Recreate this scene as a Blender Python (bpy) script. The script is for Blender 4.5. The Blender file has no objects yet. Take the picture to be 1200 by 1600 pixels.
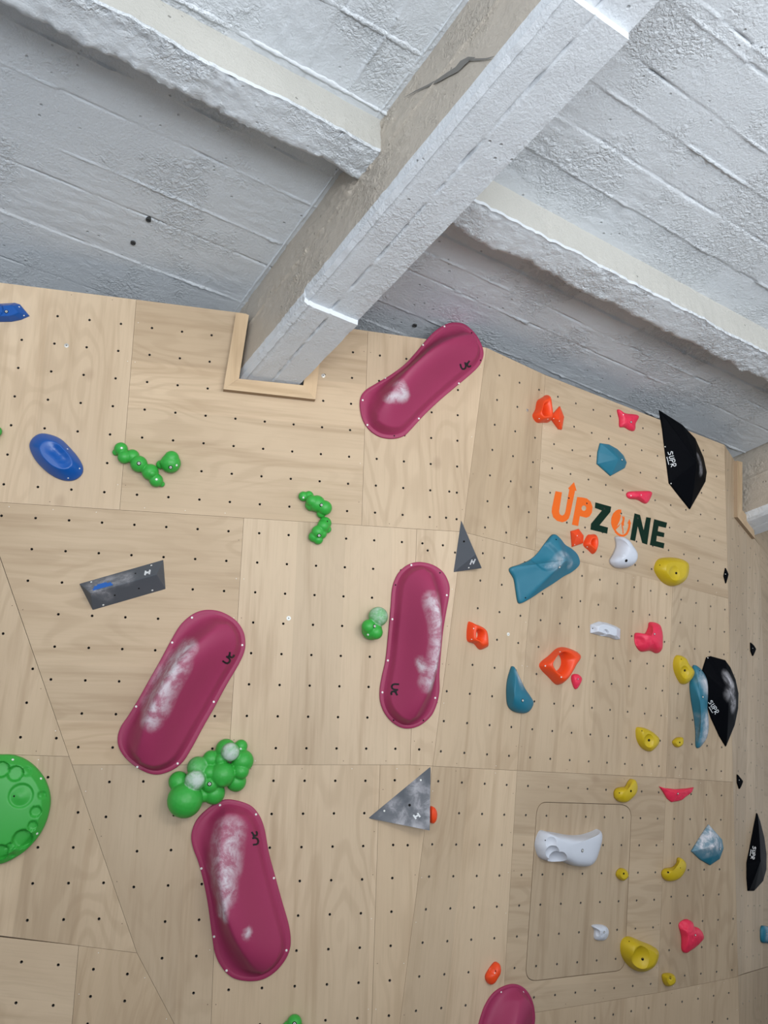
import bpy, bmesh, math, random
from mathutils import Vector, Matrix, noise
from mathutils.bvhtree import BVHTree
from mathutils.geometry import delaunay_2d_cdt

random.seed(7)
SC = bpy.context.scene
COL = SC.collection

# ------------------------------------------------------------------ camera
FPX = 1265.0                      # focal length in pixels of the 1200x1600 frame
CAM = Vector((0.0, 0.0, 1.6))
RIGHT = Vector((0.99991783, -0.00527491, 0.01168391))
UPV = Vector((-0.01281946, -0.41144315, 0.91134527))
FWD = Vector((0.0, 0.91142016, 0.41147696))
cam = bpy.data.cameras.new('camera')
cam.sensor_fit = 'VERTICAL'; cam.sensor_height = 36.0
cam.lens = FPX / 1600.0 * 36.0
cam.clip_start = 0.05; cam.clip_end = 200
camo = bpy.data.objects.new('camera', cam); COL.objects.link(camo)
m = Matrix.Identity(4)
for i in range(3):
    m[i][0] = RIGHT[i]; m[i][1] = UPV[i]; m[i][2] = -FWD[i]; m[i][3] = CAM[i]
camo.matrix_world = m
SC.camera = camo

# ------------------------------------------------------------------ light
SC.view_settings.view_transform = 'Standard'
SC.view_settings.look = 'None'
SC.view_settings.gamma = 1.0
SC.view_settings.use_curve_mapping = False
SC.view_settings.exposure = 0.0
world = bpy.data.worlds.new('daylight'); SC.world = world
world.use_nodes = True
bg = world.node_tree.nodes['Background']
bg.inputs['Color'].default_value = (0.87, 0.955, 1.06, 1)
bg.inputs['Strength'].default_value = 0.66

def area_light(name, loc, target, sx, sy, power, color):
    l = bpy.data.lights.new(name, 'AREA'); l.shape = 'RECTANGLE'
    l.size = sx; l.size_y = sy; l.energy = power; l.color = color
    o = bpy.data.objects.new(name, l); COL.objects.link(o)
    o.location = loc
    d = Vector(target) - Vector(loc)
    o.rotation_euler = d.to_track_quat('-Z', 'Y').to_euler()
    return o
# the gym's tall windows, behind and to the right of the photographer
area_light('window_daylight_right', (3.6, -1.4, 3.9), (0.3, 5.0, 3.8), 3.0, 1.3, 125, (1.0, 1.0, 0.97))
area_light('window_daylight_rear', (-1.6, -5.6, 3.0), (-0.5, 5.0, 4.2), 6.0, 2.4, 140, (0.98, 1.0, 1.0))
# added fill lamps imitating floor bounce, lighting the ceiling from beneath
up = area_light('floor_bounce_fill_rear', (1.8, -4.2, 0.7), (1.2, 1.2, 5.1), 6.0, 2.2, 182, (0.93, 1.0, 1.07))
up.data.spread = math.radians(95)
up = area_light('floor_bounce_fill_right', (6.0, -1.5, 0.7), (1.8, 2.0, 5.1), 4.0, 2.2, 36, (0.96, 1.0, 1.06))
up.data.spread = math.radians(95)

# ------------------------------------------------------------------ pixel <-> wall geometry
def ray(px, py):
    return (RIGHT * (px - 600.0) + UPV * (800.0 - py) + FWD * FPX)

def vpdir(px, py):
    return ray(px, py).normalized()

class Facet:
    """A flat wall facet: point, unit axes u (right), v (up), n (to the room)."""
    def __init__(self, p0, n, u):
        self.n = n.normalized()
        if self.n.dot(FWD) > 0: self.n = -self.n
        self.u = (u - self.n * u.dot(self.n)).normalized()
        self.v = self.n.cross(self.u)
        self.p0 = p0
    def world(self, px, py, w=0.0):
        r = ray(px, py); p = self.p0 + self.n * w
        return CAM + r * ((p - CAM).dot(self.n) / r.dot(self.n))
    def uv(self, px, py, w=0.0):
        d = self.world(px, py, w) - self.p0
        return Vector((d.dot(self.u), d.dot(self.v)))
    def mat(self, uv, w=0.0):
        p = self.p0 + self.u * uv[0] + self.v * uv[1] + self.n * w
        mm = Matrix.Identity(4)
        for i in range(3):
            mm[i][0] = self.u[i]; mm[i][1] = self.v[i]; mm[i][2] = self.n[i]; mm[i][3] = p[i]
        return mm

_n = vpdir(6300, 1195).cross(vpdir(790, -5440))
FM = Facet(CAM + ray(440, 1000) / FPX * 5.0, _n, vpdir(6300, 1195))          # front wall
_a, _b = FM.world(760, 543), FM.world(640, 1480)
F2 = Facet(_a, vpdir(2850, 1370).cross(_a - _b), vpdir(2850, 1370))           # wall right of the first crease
_a, _b = F2.world(1132, 700), F2.world(1154, 1560)
F3 = Facet(_a, vpdir(1630, 1410).cross(_a - _b), vpdir(1630, 1410))           # wall right of the second crease
_a, _b = FM.world(0, 870), FM.world(213, 1486)
FL = Facet(_a, vpdir(5300, 1390).cross(_a - _b), vpdir(5300, 1390))           # wall on the left
_a, _b, _c = FL.world(0, 1462), FM.world(214, 1489), FM.world(283, 1620)
FK = Facet(_b, (_a - _b).cross(_c - _b), _b - _a)                             # kicker bottom left
_a, _b, _c = F2.world(1153.1, 1525), F3.world(1200, 1510), F2.world(1156, 1640)
FR = Facet(_a, (_b - _a).cross(_c - _a), _b - _a)                             # kicker bottom right

# ------------------------------------------------------------------ materials
MATS = {}
def new_mat(name):
    mt = bpy.data.materials.new(name); mt.use_nodes = True
    nt = mt.node_tree
    return mt, nt, nt.nodes['Principled BSDF'], nt.nodes, nt.links

def nd(nodes, typ, **kw):
    n = nodes.new(typ)
    for k, v in kw.items():
        if k in n.inputs: n.inputs[k].default_value = v
        else: setattr(n, k, v)
    return n

def math_node(nt, op, a, b=None, clamp=False):
    n = nt.nodes.new('ShaderNodeMath'); n.operation = op; n.use_clamp = clamp
    for i, x in enumerate((a, b)):
        if x is None: continue
        if hasattr(x, 'is_output'): nt.links.new(x, n.inputs[i])
        else: n.inputs[i].default_value = x
    return n.outputs[0]

def maprange(nt, x, a, b, c, d, smooth=True):
    n = nt.nodes.new('ShaderNodeMapRange')
    n.interpolation_type = 'SMOOTHSTEP' if smooth else 'LINEAR'
    nt.links.new(x, n.inputs[0])
    for i, v in enumerate((a, b, c, d)): n.inputs[i + 1].default_value = v
    return n.outputs[0]

def mixrgb(nt, fac, a, b, blend='MIX'):
    n = nt.nodes.new('ShaderNodeMix'); n.data_type = 'RGBA'; n.blend_type = blend
    n.clamp_factor = True
    for sock, x in ((n.inputs[0], fac), (n.inputs[6], a), (n.inputs[7], b)):
        if hasattr(x, 'is_output'): nt.links.new(x, sock)
        elif isinstance(x, (int, float)): sock.default_value = x
        else: sock.default_value = (*x, 1) if len(x) == 3 else x
    return n.outputs[2]

def wood_mat(name, along):
    """birch plywood; grain runs along local axis `along` ('x' or 'y')."""
    mt, nt, bsdf, N, L = new_mat(name)
    tc = N.new('ShaderNodeTexCoord'); oi = N.new('ShaderNodeObjectInfo')
    off = N.new('ShaderNodeVectorMath'); off.operation = 'ADD'
    sh = math_node(nt, 'MULTIPLY', oi.outputs['Random'], 37.0)
    cmb = N.new('ShaderNodeCombineXYZ'); L.new(sh, cmb.inputs[0]); L.new(sh, cmb.inputs[1]); L.new(sh, cmb.inputs[2])
    L.new(tc.outputs['Object'], off.inputs[0]); L.new(cmb.outputs[0], off.inputs[1])
    def mapped(sa, sc):
        mp = N.new('ShaderNodeMapping')
        mp.inputs['Scale'].default_value = (sa, sc, 1) if along == 'x' else (sc, sa, 1)
        L.new(off.outputs[0], mp.inputs['Vector']); return mp.outputs[0]
    # cathedral figure
    fig = nd(N, 'ShaderNodeTexNoise', Scale=1.0, Detail=2.0, Roughness=0.45)
    L.new(mapped(0.75, 2.6), fig.inputs['Vector'])
    rings = math_node(nt, 'SINE', math_node(nt, 'MULTIPLY', fig.outputs[0], 95.0))
    rings = maprange(nt, rings, -0.2, 1.0, 0.0, 1.0)
    gate = nd(N, 'ShaderNodeTexNoise', Scale=1.0, Detail=1.0)
    L.new(mapped(0.8, 1.6), gate.inputs['Vector'])
    rings = math_node(nt, 'MULTIPLY', rings, maprange(nt, gate.outputs[0], 0.42, 0.62, 0.15, 1.0))
    # fine fibres
    fib = nd(N, 'ShaderNodeTexNoise', Scale=1.0, Detail=5.0, Roughness=0.65)
    L.new(mapped(3.0, 75.0), fib.inputs['Vector'])
    strk = nd(N, 'ShaderNodeTexNoise', Scale=1.0, Detail=3.0, Roughness=0.6)
    L.new(mapped(0.9, 14.0), strk.inputs['Vector'])
    big = nd(N, 'ShaderNodeTexNoise', Scale=1.3, Detail=2.0); L.new(mapped(0.7, 1.2), big.inputs['Vector'])
    # veneer strips
    sep = N.new('ShaderNodeSeparateXYZ'); L.new(off.outputs[0], sep.inputs[0])
    strip = math_node(nt, 'FLOOR', math_node(nt, 'DIVIDE', sep.outputs[1 if along == 'x' else 0], 0.31))
    wn = N.new('ShaderNodeTexWhiteNoise'); wn.noise_dimensions = '1D'; L.new(strip, wn.inputs['W'])
    base = mixrgb(nt, maprange(nt, big.outputs[0], 0.35, 0.65, 0, 1), (0.605, 0.462, 0.315), (0.550, 0.412, 0.275))
    base = mixrgb(nt, maprange(nt, strk.outputs[0], 0.48, 0.74, 0, 0.72), base, (0.44, 0.315, 0.20))
    base = mixrgb(nt, math_node(nt, 'MULTIPLY', rings, 0.33), base, (0.42, 0.30, 0.19))
    base = mixrgb(nt, maprange(nt, fib.outputs[0], 0.45, 0.8, 0, 0.30), base, (0.42, 0.31, 0.205))
    # small knots
    kn = N.new('ShaderNodeTexVoronoi'); kn.inputs['Scale'].default_value = 1.0
    L.new(mapped(1.5, 2.1), kn.inputs['Vector'])
    base = mixrgb(nt, maprange(nt, kn.outputs['Distance'], 0.02, 0.10, 0.40, 0.0), base, (0.33, 0.22, 0.14))
    tone = maprange(nt, wn.outputs['Value'], 0, 1, 0.93, 1.05, False)
    vm = N.new('ShaderNodeVectorMath'); vm.operation = 'SCALE'
    L.new(base, vm.inputs[0]); L.new(tone, vm.inputs['Scale'])
    out = mixrgb(nt, 1.0, vm.outputs[0], oi.outputs['Color'], 'MULTIPLY')
    L.new(out, bsdf.inputs['Base Color'])
    bsdf.inputs['Roughness'].default_value = 0.55
    bsdf.inputs['Specular IOR Level'].default_value = 0.35
    bp = nd(N, 'ShaderNodeBump', Strength=0.12, Distance=0.002); L.new(fib.outputs[0], bp.inputs['Height'])
    L.new(bp.outputs[0], bsdf.inputs['Normal'])
    return mt

def concrete_mat(name, col, patch=1.0, line_axis=None):
    """white-painted rough concrete"""
    mt, nt, bsdf, N, L = new_mat(name)
    tc = N.new('ShaderNodeTexCoord')
    co = tc.outputs['Object']
    grime = nd(N, 'ShaderNodeTexNoise', Scale=1.1, Detail=5.0, Roughness=0.6); L.new(co, grime.inputs['Vector'])
    fine = nd(N, 'ShaderNodeTexNoise', Scale=55.0, Detail=7.0, Roughness=0.72); L.new(co, fine.inputs['Vector'])
    # peeled, blistered patches
    pm = nd(N, 'ShaderNodeTexNoise', Scale=1.7, Detail=4.0, Roughness=0.65); L.new(co, pm.inputs['Vector'])
    mask = maprange(nt, pm.outputs[0], 0.44, 0.62, 0, 1)
    pf = nd(N, 'ShaderNodeTexNoise', Scale=24.0, Detail=4.0, Roughness=0.6, Distortion=0.15); L.new(co, pf.inputs['Vector'])
    patchh = math_node(nt, 'MULTIPLY', mask, math_node(nt, 'POWER', math_node(nt, 'MULTIPLY', math_node(nt, 'ABSOLUTE', math_node(nt, 'SUBTRACT', pf.outputs[0], 0.5)), 4.5, True), 0.7))
    # scattered pinholes
    vo = N.new('ShaderNodeTexVoronoi'); vo.inputs['Scale'].default_value = 14.0; L.new(co, vo.inputs['Vector'])
    pin = maprange(nt, vo.outputs['Distance'], 0.04, 0.13, 1.0, 0.0)
    pg = nd(N, 'ShaderNodeTexNoise', Scale=2.3, Detail=1.0); L.new(co, pg.inputs['Vector'])
    pin = math_node(nt, 'MULTIPLY', pin, maprange(nt, pg.outputs[0], 0.47, 0.56, 0, 1))
    # brush drag
    h = math_node(nt, 'ADD', math_node(nt, 'MULTIPLY', fine.outputs[0], 0.55), math_node(nt, 'MULTIPLY', patchh, 0.75 * patch))
    h = math_node(nt, 'SUBTRACT', h, math_node(nt, 'MULTIPLY', pin, 0.5))
    bp = nd(N, 'ShaderNodeBump', Strength=1.0, Distance=0.012); L.new(h, bp.inputs['Height'])
    L.new(bp.outputs[0], bsdf.inputs['Normal'])
    L.new(maprange(nt, mask, 0, 1, 0.36, 0.24), bsdf.inputs['Roughness'])
    dark = tuple(c * 0.88 for c in col)
    c = mixrgb(nt, maprange(nt, grime.outputs[0], 0.35, 0.7, 0, 0.45), col, dark)
    c = mixrgb(nt, math_node(nt, 'MULTIPLY', pin, 0.55), c, tuple(x * 0.25 for x in col))
    L.new(c, bsdf.inputs['Base Color'])
    return mt

def plastic(name, col, rough=0.5, chalk=False, bump=0.0, spec=0.5, mottled=0.0):
    mt, nt, bsdf, N, L = new_mat(name)
    tc = N.new('ShaderNodeTexCoord')
    c = col
    if mottled:
        nz = nd(N, 'ShaderNodeTexNoise', Scale=9.0, Detail=3.0); L.new(tc.outputs['Object'], nz.inputs['Vector'])
        c = mixrgb(nt, maprange(nt, nz.outputs[0], 0.35, 0.7, 0, mottled), c, tuple(min(1, x * 1.3 + 0.05) for x in col))
    if chalk:
        at = N.new('ShaderNodeAttribute'); at.attribute_name = 'chalk'
        nz = nd(N, 'ShaderNodeTexNoise', Scale=9.0, Detail=9.0, Roughness=0.72, Distortion=0.35)
        L.new(tc.outputs['Object'], nz.inputs['Vector'])
        g = maprange(nt, nz.outputs[0], 0.40, 0.63, 0.0, 1.0)
        f = math_node(nt, 'MULTIPLY', at.outputs['Fac'], math_node(nt, 'ADD', math_node(nt, 'MULTIPLY', g, 0.62), 0.14), True)
        c = mixrgb(nt, f, c, (0.72, 0.70, 0.74))
        L.new(maprange(nt, f, 0, 0.7, rough, 0.85), bsdf.inputs['Roughness'])
    else:
        bsdf.inputs['Roughness'].default_value = rough
    if hasattr(c, 'is_output'): L.new(c, bsdf.inputs['Base Color'])
    else: bsdf.inputs['Base Color'].default_value = (*c, 1)
    bsdf.inputs['Specular IOR Level'].default_value = spec
    if bump:
        nz = nd(N, 'ShaderNodeTexNoise', Scale=120.0, Detail=2.0); L.new(tc.outputs['Object'], nz.inputs['Vector'])
        bp = nd(N, 'ShaderNodeBump', Strength=bump, Distance=0.003); L.new(nz.outputs[0], bp.inputs['Height'])
        L.new(bp.outputs[0], bsdf.inputs['Normal'])
    return mt

def metal(name, col, rough=0.3):
    mt, nt, bsdf, N, L = new_mat(name)
    bsdf.inputs['Base Color'].default_value = (*col, 1)
    bsdf.inputs['Metallic'].default_value = 0.85
    bsdf.inputs['Roughness'].default_value = rough
    return mt

M_WX = wood_mat('plywood_grain_across', 'x')
M_WY = wood_mat('plywood_grain_upright', 'y')
M_EDGE = plastic('plywood_edge', (0.36, 0.25, 0.155), 0.7)
M_DARK = plastic('dark_void', (0.012, 0.011, 0.010), 0.9, spec=0.1)
M_TNUT = metal('steel_tnut', (0.62, 0.60, 0.56), 0.35)
M_SCREW = plastic('bright_screw', (0.80, 0.80, 0.76), 0.3)
M_DSCREW = plastic('sunk_screw', (0.10, 0.07, 0.045), 0.7)
M_BACK = plastic('backing_board', (0.10, 0.085, 0.07), 0.9)
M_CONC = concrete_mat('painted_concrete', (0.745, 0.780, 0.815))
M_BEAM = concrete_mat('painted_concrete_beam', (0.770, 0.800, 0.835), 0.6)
M_BEAMSIDE = concrete_mat('shaded_cream_concrete_beam', (0.57, 0.505, 0.425), 1.0)  # cream tint, with the left face's shade put into the colour
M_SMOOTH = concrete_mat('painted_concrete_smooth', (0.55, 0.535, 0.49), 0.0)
M_GAP = plastic('dark_anchor', (0.05, 0.05, 0.05), 0.9)  # plain dark colour of the ceiling anchors
M_PINK = plastic('magenta_macro', (0.335, 0.034, 0.100), 0.50, chalk=True, bump=0.06, spec=0.35)
M_GREEN = plastic('green_hold', (0.038, 0.385, 0.050), 0.42, chalk=True)
M_BLUE = plastic('blue_hold', (0.004, 0.088, 0.370), 0.30)
M_TEAL = plastic('teal_hold', (0.012, 0.155, 0.235), 0.50, chalk=True, mottled=0.15)
M_ORANGE = plastic('orange_hold', (0.860, 0.072, 0.012), 0.42)
M_RED = plastic('coral_red_hold', (0.800, 0.030, 0.085), 0.50)
M_YEL = plastic('yellow_hold', (0.560, 0.400, 0.008), 0.45, mottled=0.2)
M_WHITE = plastic('white_hold', (0.620, 0.650, 0.720), 0.45, chalk=True)
M_GREY = plastic('grey_wedge', (0.082, 0.092, 0.108), 0.62, chalk=True, bump=0.10)
M_BLACK = plastic('black_fin', (0.0040, 0.0045, 0.0060), 0.42, chalk=True, spec=0.10)
M_BLACK.node_tree.nodes['Principled BSDF'].inputs['IOR'].default_value = 1.12
M_INK = plastic('black_ink', (0.006, 0.005, 0.007), 0.5)
M_WINK = plastic('white_print', (0.74, 0.76, 0.78), 0.5)
M_LOGO_O = plastic('orange_lettering', (0.800, 0.140, 0.016), 0.7, spec=0.2)
M_LOGO_G = plastic('dark_green_lettering', (0.004, 0.022, 0.013), 0.8, spec=0.15)
M_BPATCH = plastic('blue_rub_mark', (0.012, 0.13, 0.50), 0.5)
M_FRAME = wood_mat('frame_pine', 'x')
M_FLOOR = plastic('light_mat', (0.52, 0.51, 0.50), 0.8)

# ------------------------------------------------------------------ object helpers
def link(name, me, mats, parent=None, matrix=None):
    o = bpy.data.objects.new(name, me)
    for mt in (mats if isinstance(mats, (list, tuple)) else [mats]): me.materials.append(mt)
    COL.objects.link(o)
    if parent is not None:
        o.parent = parent
    if matrix is not None:
        if parent is not None: o.matrix_local = matrix
        else: o.matrix_world = matrix
    return o

def mesh_from(name, verts, faces, smooth=False, mi=None):
    me = bpy.data.meshes.new(name)
    me.from_pydata([tuple(v) for v in verts], [], [tuple(f) for f in faces])
    if mi is not None:
        for p, k in zip(me.polygons, mi): p.material_index = k
    if smooth:
        for p in me.polygons: p.use_smooth = True
    me.update()
    return me

def tag(o, label, cat, group=None):
    o['label'] = label; o['category'] = cat
    if group: o['group'] = group
    return o

def structure(o):
    o['kind'] = 'structure'; return o

def pip(x, y, poly):
    c = False; n = len(poly); j = n - 1
    for i in range(n):
        xi, yi = poly[i]; xj, yj = poly[j]
        if (yi > y) != (yj > y) and x < (xj - xi) * (y - yi) / (yj - yi) + xi: c = not c
        j = i
    return c

def seg_dist(p, a, b):
    ab = b - a; l = ab.length_squared
    t = 0 if l == 0 else max(0, min(1, (p - a).dot(ab) / l))
    return (p - (a + ab * t)).length

def edge_dist(p, poly):
    return min(seg_dist(p, poly[i], poly[(i + 1) % len(poly)]) for i in range(len(poly)))

def inset(poly, d):
    n = len(poly); out = []
    area = sum(poly[i][0] * poly[(i + 1) % n][1] - poly[(i + 1) % n][0] * poly[i][1] for i in range(n))
    s = 1 if area > 0 else -1
    for i in range(n):
        p0, p1, p2 = poly[i - 1], poly[i], poly[(i + 1) % n]
        d1 = (p1 - p0).normalized(); d2 = (p2 - p1).normalized()
        n1 = Vector((-d1.y, d1.x)) * s; n2 = Vector((-d2.y, d2.x)) * s
        k = 1 + n1.dot(n2)
        out.append(p1 + (n1 + n2) * (d / max(k, 0.3)))
    return out

def plate(poly, circles, loops, depth, top=0.0, hole_r=0.0080, screws=()):
    """flat board with real round holes; returns verts, faces, material indices
    (0 face, 1 edge, 2 hole lining, 3 bright screw, 4 sunk screw)"""
    V2 = []; E = []
    def loop(pts):
        s = len(V2); V2.extend(Vector((p[0], p[1])) for p in pts); k = len(pts)
        E.extend((s + i, s + (i + 1) % k) for i in range(k)); return s, k
    outer = loop(poly)
    inner = [loop(l) for l in loops]
    K = 8
    cl = []
    for c in circles:
        cl.append(loop([(c[0] + hole_r * math.cos(6.28318 * i / K), c[1] + hole_r * math.sin(6.28318 * i / K)) for i in range(K)]))
    ov, oe, of, iv, ie, if_ = delaunay_2d_cdt(V2, E, [], 0, 1e-6)
    P = [tuple(p) for p in poly]; LP = [[tuple(p) for p in l] for l in loops]
    # quick lookup of circles
    cell = {}
    for c in circles: cell.setdefault((round(c[0] / 0.05), round(c[1] / 0.05)), []).append(c)
    verts = [(v[0], v[1], top) for v in ov]; faces = []; mi = []
    for f in of:
        cx = sum(ov[i][0] for i in f) / 3; cy = sum(ov[i][1] for i in f) / 3
        if not pip(cx, cy, P): continue
        if any(pip(cx, cy, l) for l in LP): continue
        gx, gy = round(cx / 0.05), round(cy / 0.05); bad = False
        for dx in (-1, 0, 1):
            for dy in (-1, 0, 1):
                for c in cell.get((gx + dx, gy + dy), ()):
                    if (c[0] - cx) ** 2 + (c[1] - cy) ** 2 < (hole_r * 0.9) ** 2: bad = True
        if bad: continue
        a, b, c = (Vector(ov[i]) for i in f)
        if (b - a).cross(c - a) < 0: f = list(reversed(f))
        faces.append(tuple(f)); mi.append(0)
    def wall(s, k, mat, dep, flip=False, cap=None):
        t0 = len(verts)
        for i in range(k): verts.append((V2[s + i][0], V2[s + i][1], top))
        for i in range(k): verts.append((V2[s + i][0], V2[s + i][1], top - dep))
        for i in range(k):
            j = (i + 1) % k
            q = (t0 + i, t0 + j, t0 + k + j, t0 + k + i)
            faces.append(q[::-1] if not flip else q); mi.append(mat)
        if cap is not None:
            faces.append(tuple(t0 + k + i for i in range(k))); mi.append(cap)
    wall(*outer, 1, depth)
    for s, k in inner: wall(s, k, 1, depth)
    for s, k in cl: wall(s, k, 2, depth, cap=5)
    for (x, y, bright) in screws:
        t0 = len(verts); r = 0.0026 if bright else 0.0028
        for i in range(6): verts.append((x + r * math.cos(i * 1.0472), y + r * math.sin(i * 1.0472), top + 0.0006))
        faces.append(tuple(t0 + i for i in range(6))); mi.append(3 if bright else 4)
    return verts, faces, mi

PANEL_MATS = lambda wm: [wm, M_EDGE, M_TNUT, M_SCREW, M_DSCREW, M_DARK]

# ------------------------------------------------------------------ climbing wall
def grid_holes(F, spec, poly, margin=0.028):
    (p0, kr, pr, kd, pd), extra = spec
    o = F.uv(*p0)
    du = (F.uv(*pr) - o) / kr if pr else Vector((0.1875, 0))
    dv = (F.uv(*pd) - o) / kd if pd else Vector((0, -0.1875))
    P = [tuple(p) for p in poly]; res = []
    for i in range(-14, 15):
        for j in range(-14, 15):
            q = o + du * i + dv * j
            if pip(q.x, q.y, P) and edge_dist(q, poly) > margin: res.append(q)
    for e in extra:
        q = F.uv(*e)
        if all((q - r).length > 0.05 for r in res): res.append(q)
    return res

def panel(F, root, px_poly, spec, grain, tone, loops_px=(), seed=0, screw_gap=0.24, name='plywood_panel'):
    poly = inset([F.uv(*p) for p in px_poly], 0.0008)
    ctr = sum(poly, Vector((0, 0))) / len(poly)
    holes = grid_holes(F, spec, poly) if spec else []
    loops = [[F.uv(*p) for p in l] for l in loops_px]
    holes = [h for h in holes if not any(pip(h.x, h.y, [tuple(p) for p in l]) for l in loops)]
    rnd = random.Random(seed)
    sc = []
    ins = inset(poly, 0.022)
    for i in range(len(ins)):
        a, b = ins[i], ins[(i + 1) % len(ins)]
        L = (b - a).length; k = max(1, int(L / screw_gap))
        for j in range(k):
            q = a + (b - a) * ((j + 0.5) / k)
            if rnd.random() < 0.5 and pip(q.x, q.y, [tuple(p) for p in poly]) and all((q - h).length > 0.02 for h in holes):
                sc.append((q.x - ctr.x, q.y - ctr.y, rnd.random() < 0.45))
    v, f, mi = plate([p - ctr for p in poly], [h - ctr for h in holes], [[p - ctr for p in l] for l in loops], 0.018, screws=sc)
    me = mesh_from(name, v, f, mi=mi)
    o = link(name, me, PANEL_MATS(M_WX if grain == 'x' else M_WY))
    o.color = (*tone, 1) if isinstance(tone, tuple) else (tone, tone, tone, 1)
    o.parent = root
    o.matrix_parent_inverse = root.matrix_world.inverted()
    o.matrix_basis = F.mat(ctr)
    return o

def facet_root(F, name, px_poly):
    """the dark frame and backing the plywood is screwed to"""
    uv = [F.uv(*p) for p in px_poly]
    ctr = sum(uv, Vector((0, 0))) / len(uv)
    v, f, mi = plate([p - ctr for p in uv], [], [], 0.05, top=-0.0195)
    o = link(name, mesh_from(name, v, f), M_BACK, matrix=F.mat(ctr))
    return structure(o)

bpy.context.view_layer.update()
WF = facet_root(FM, 'wall_front', [(-60, 436), (383, 491), (374, 592), (474, 602), (487, 506), (765, 545), (629, 1620), (295, 1640), (270, 1640), (205, 1493), (-45, 780)])
WR = facet_root(F2, 'wall_right', [(755, 544), (1132, 697), (1153.2, 1528), (1156, 1640), (612, 1640)])
W3 = facet_root(F3, 'wall_far_right', [(1138, 706), (1152, 724), (1158, 815), (1176, 817), (1420, 660), (1420, 1445), (1200, 1512), (1159, 1524)])
WL = facet_root(FL, 'wall_left', [(-25, 780), (118, 1182), (222, 1496), (-90, 1462), (-90, 780)])
WK = facet_root(FK, 'wall_left_kicker', [(-90, 1450), (123, 1473), (220, 1482), (300, 1640), (-90, 1640)])
WQ = facet_root(FR, 'wall_right_kicker', [(1161, 1527), (1420, 1446), (1420, 1640), (1420, 1760), (1164, 1640)])
bpy.context.view_layer.update()

T = (1.0, 0.985, 0.96)
def tn(k, warm=0.0): return (k, k * (1 - 0.02 * warm), k * (1 - 0.05 * warm))
# front wall: top row, middle row, bottom row
panel(FM, WF, [(-60, 434), (213, 468), (187, 796.8), (-30, 783), (-60, 781)], (((189, 506), -2, (90, 494), 6, (163, 769)), []), 'y', tn(1.12), seed=1)
panel(FM, WF, [(213, 468), (386, 490), (374, 592), (474, 602), (486, 504), (575, 517), (565, 821), (187, 796.8)], (((226, 640), 7, (547, 672), 3, (214, 773)), []), 'x', tn(1.0, 1), seed=2)
panel(FM, WF, [(575, 517), (760, 543), (723.1, 831), (565, 821)], (((588.6, 717), 2, (673, 725), 2, (586, 801)), [(715, 648), (712, 688), (707, 727), (702, 768), (697, 809)]), 'y', tn(0.98, 0.6), seed=3)
panel(FM, WF, [(-30, 783), (381, 809.2), (357, 1195), (112.4, 1195)], (((210, 820), 3, (357, 830), 7, (176, 1168)), []), 'x', tn(0.97, 1), seed=4)
panel(FM, WF, [(381, 809.2), (651, 826.5), (641, 1195), (357, 1195)], (((451, 836), 4, (628, 847), 7, (431, 1169)), []), 'y', tn(1.0), seed=5)
panel(FM, WF, [(651, 826.5), (723.1, 831), (676.2, 1197), (641, 1195)], (((655, 1171), 1, (700, 1172), 1, (653, 1218)), [(660, 849), (692, 852)]), 'y', tn(1.05), seed=6)
panel(FM, WF, [(112.4, 1195), (345, 1195), (329, 1620), (283, 1620), (214, 1489)], (((209, 1386), 1, (262.6, 1383.7), -3, (224, 1221)), []), 'y', tn(0.93), seed=7)
panel(FM, WF, [(345, 1195), (594, 1195), (580, 1620), (329, 1620)], (((476, 1220), 2, (571, 1220), 6, (460.5, 1541)), []), 'y', tn(1.03), seed=8)
panel(FM, WF, [(594, 1195), (641, 1195), (676.2, 1197), (622.1, 1620), (580, 1620)], (((613, 1372), 1, (660, 1372), 3, (609, 1532)), [(618, 1220), (637, 1320.7)]), 'y', tn(1.0, 0.5), seed=9)
# right of the first crease
P_LOGO_SPEC = (((862.7, 731.7), 4, (973, 766), -3, (871.7, 620)), [])
panel(F2, WR, [(760, 543), (852, 586), (836, 860), (723.1, 831)], (((836, 684), -1, (805, 674), 4, (823, 840)), []), 'y', tn(0.90, 1), seed=11)
LOGO_PANEL_PX = [(852, 586), (1131.9, 695), (1138, 935), (836, 860)]
panel(F2, WR, LOGO_PANEL_PX, P_LOGO_SPEC, 'x', tn(0.95), seed=12)
panel(F2, WR, [(723.1, 831), (836, 860), (822, 1010), (808, 1204), (676.2, 1197)], (((765, 1133), 1, (799, 1136), -3, (776.6, 999.6)), []), 'y', tn(0.97), seed=13)
panel(F2, WR, [(836, 860), (1051, 913), (1041, 1215), (808, 1204), (822, 1010)], (((835, 1096), 3, (925, 1106), -3, (844.7, 969)), []), 'y', tn(0.93), seed=14)
panel(F2, WR, [(1051, 913), (1138, 935), (1145.4, 1222), (1041, 1215)], (((1063, 973), 2, (1109.5, 982.7), 4, (1058, 1122)), []), 'y', tn(0.86), seed=15)
panel(F2, WR, [(676.2, 1197), (808, 1204), (785, 1590), (784, 1630), (620.8, 1630)], (((791.7, 1226.5), -2, (721.7, 1222.7), 5, (772.4, 1466)), []), 'y', tn(0.98), seed=16)
def rrect(c):
    out = []
    for i, (p, q, s) in enumerate(c):       # corner before, corner, corner after: quadratic rounding
        for k in range(7):
            t = k / 6
            out.append(((1 - t) ** 2 * p[0] + 2 * t * (1 - t) * q[0] + t * t * s[0], (1 - t) ** 2 * p[1] + 2 * t * (1 - t) * q[1] + t * t * s[1]))
    return out
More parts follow.
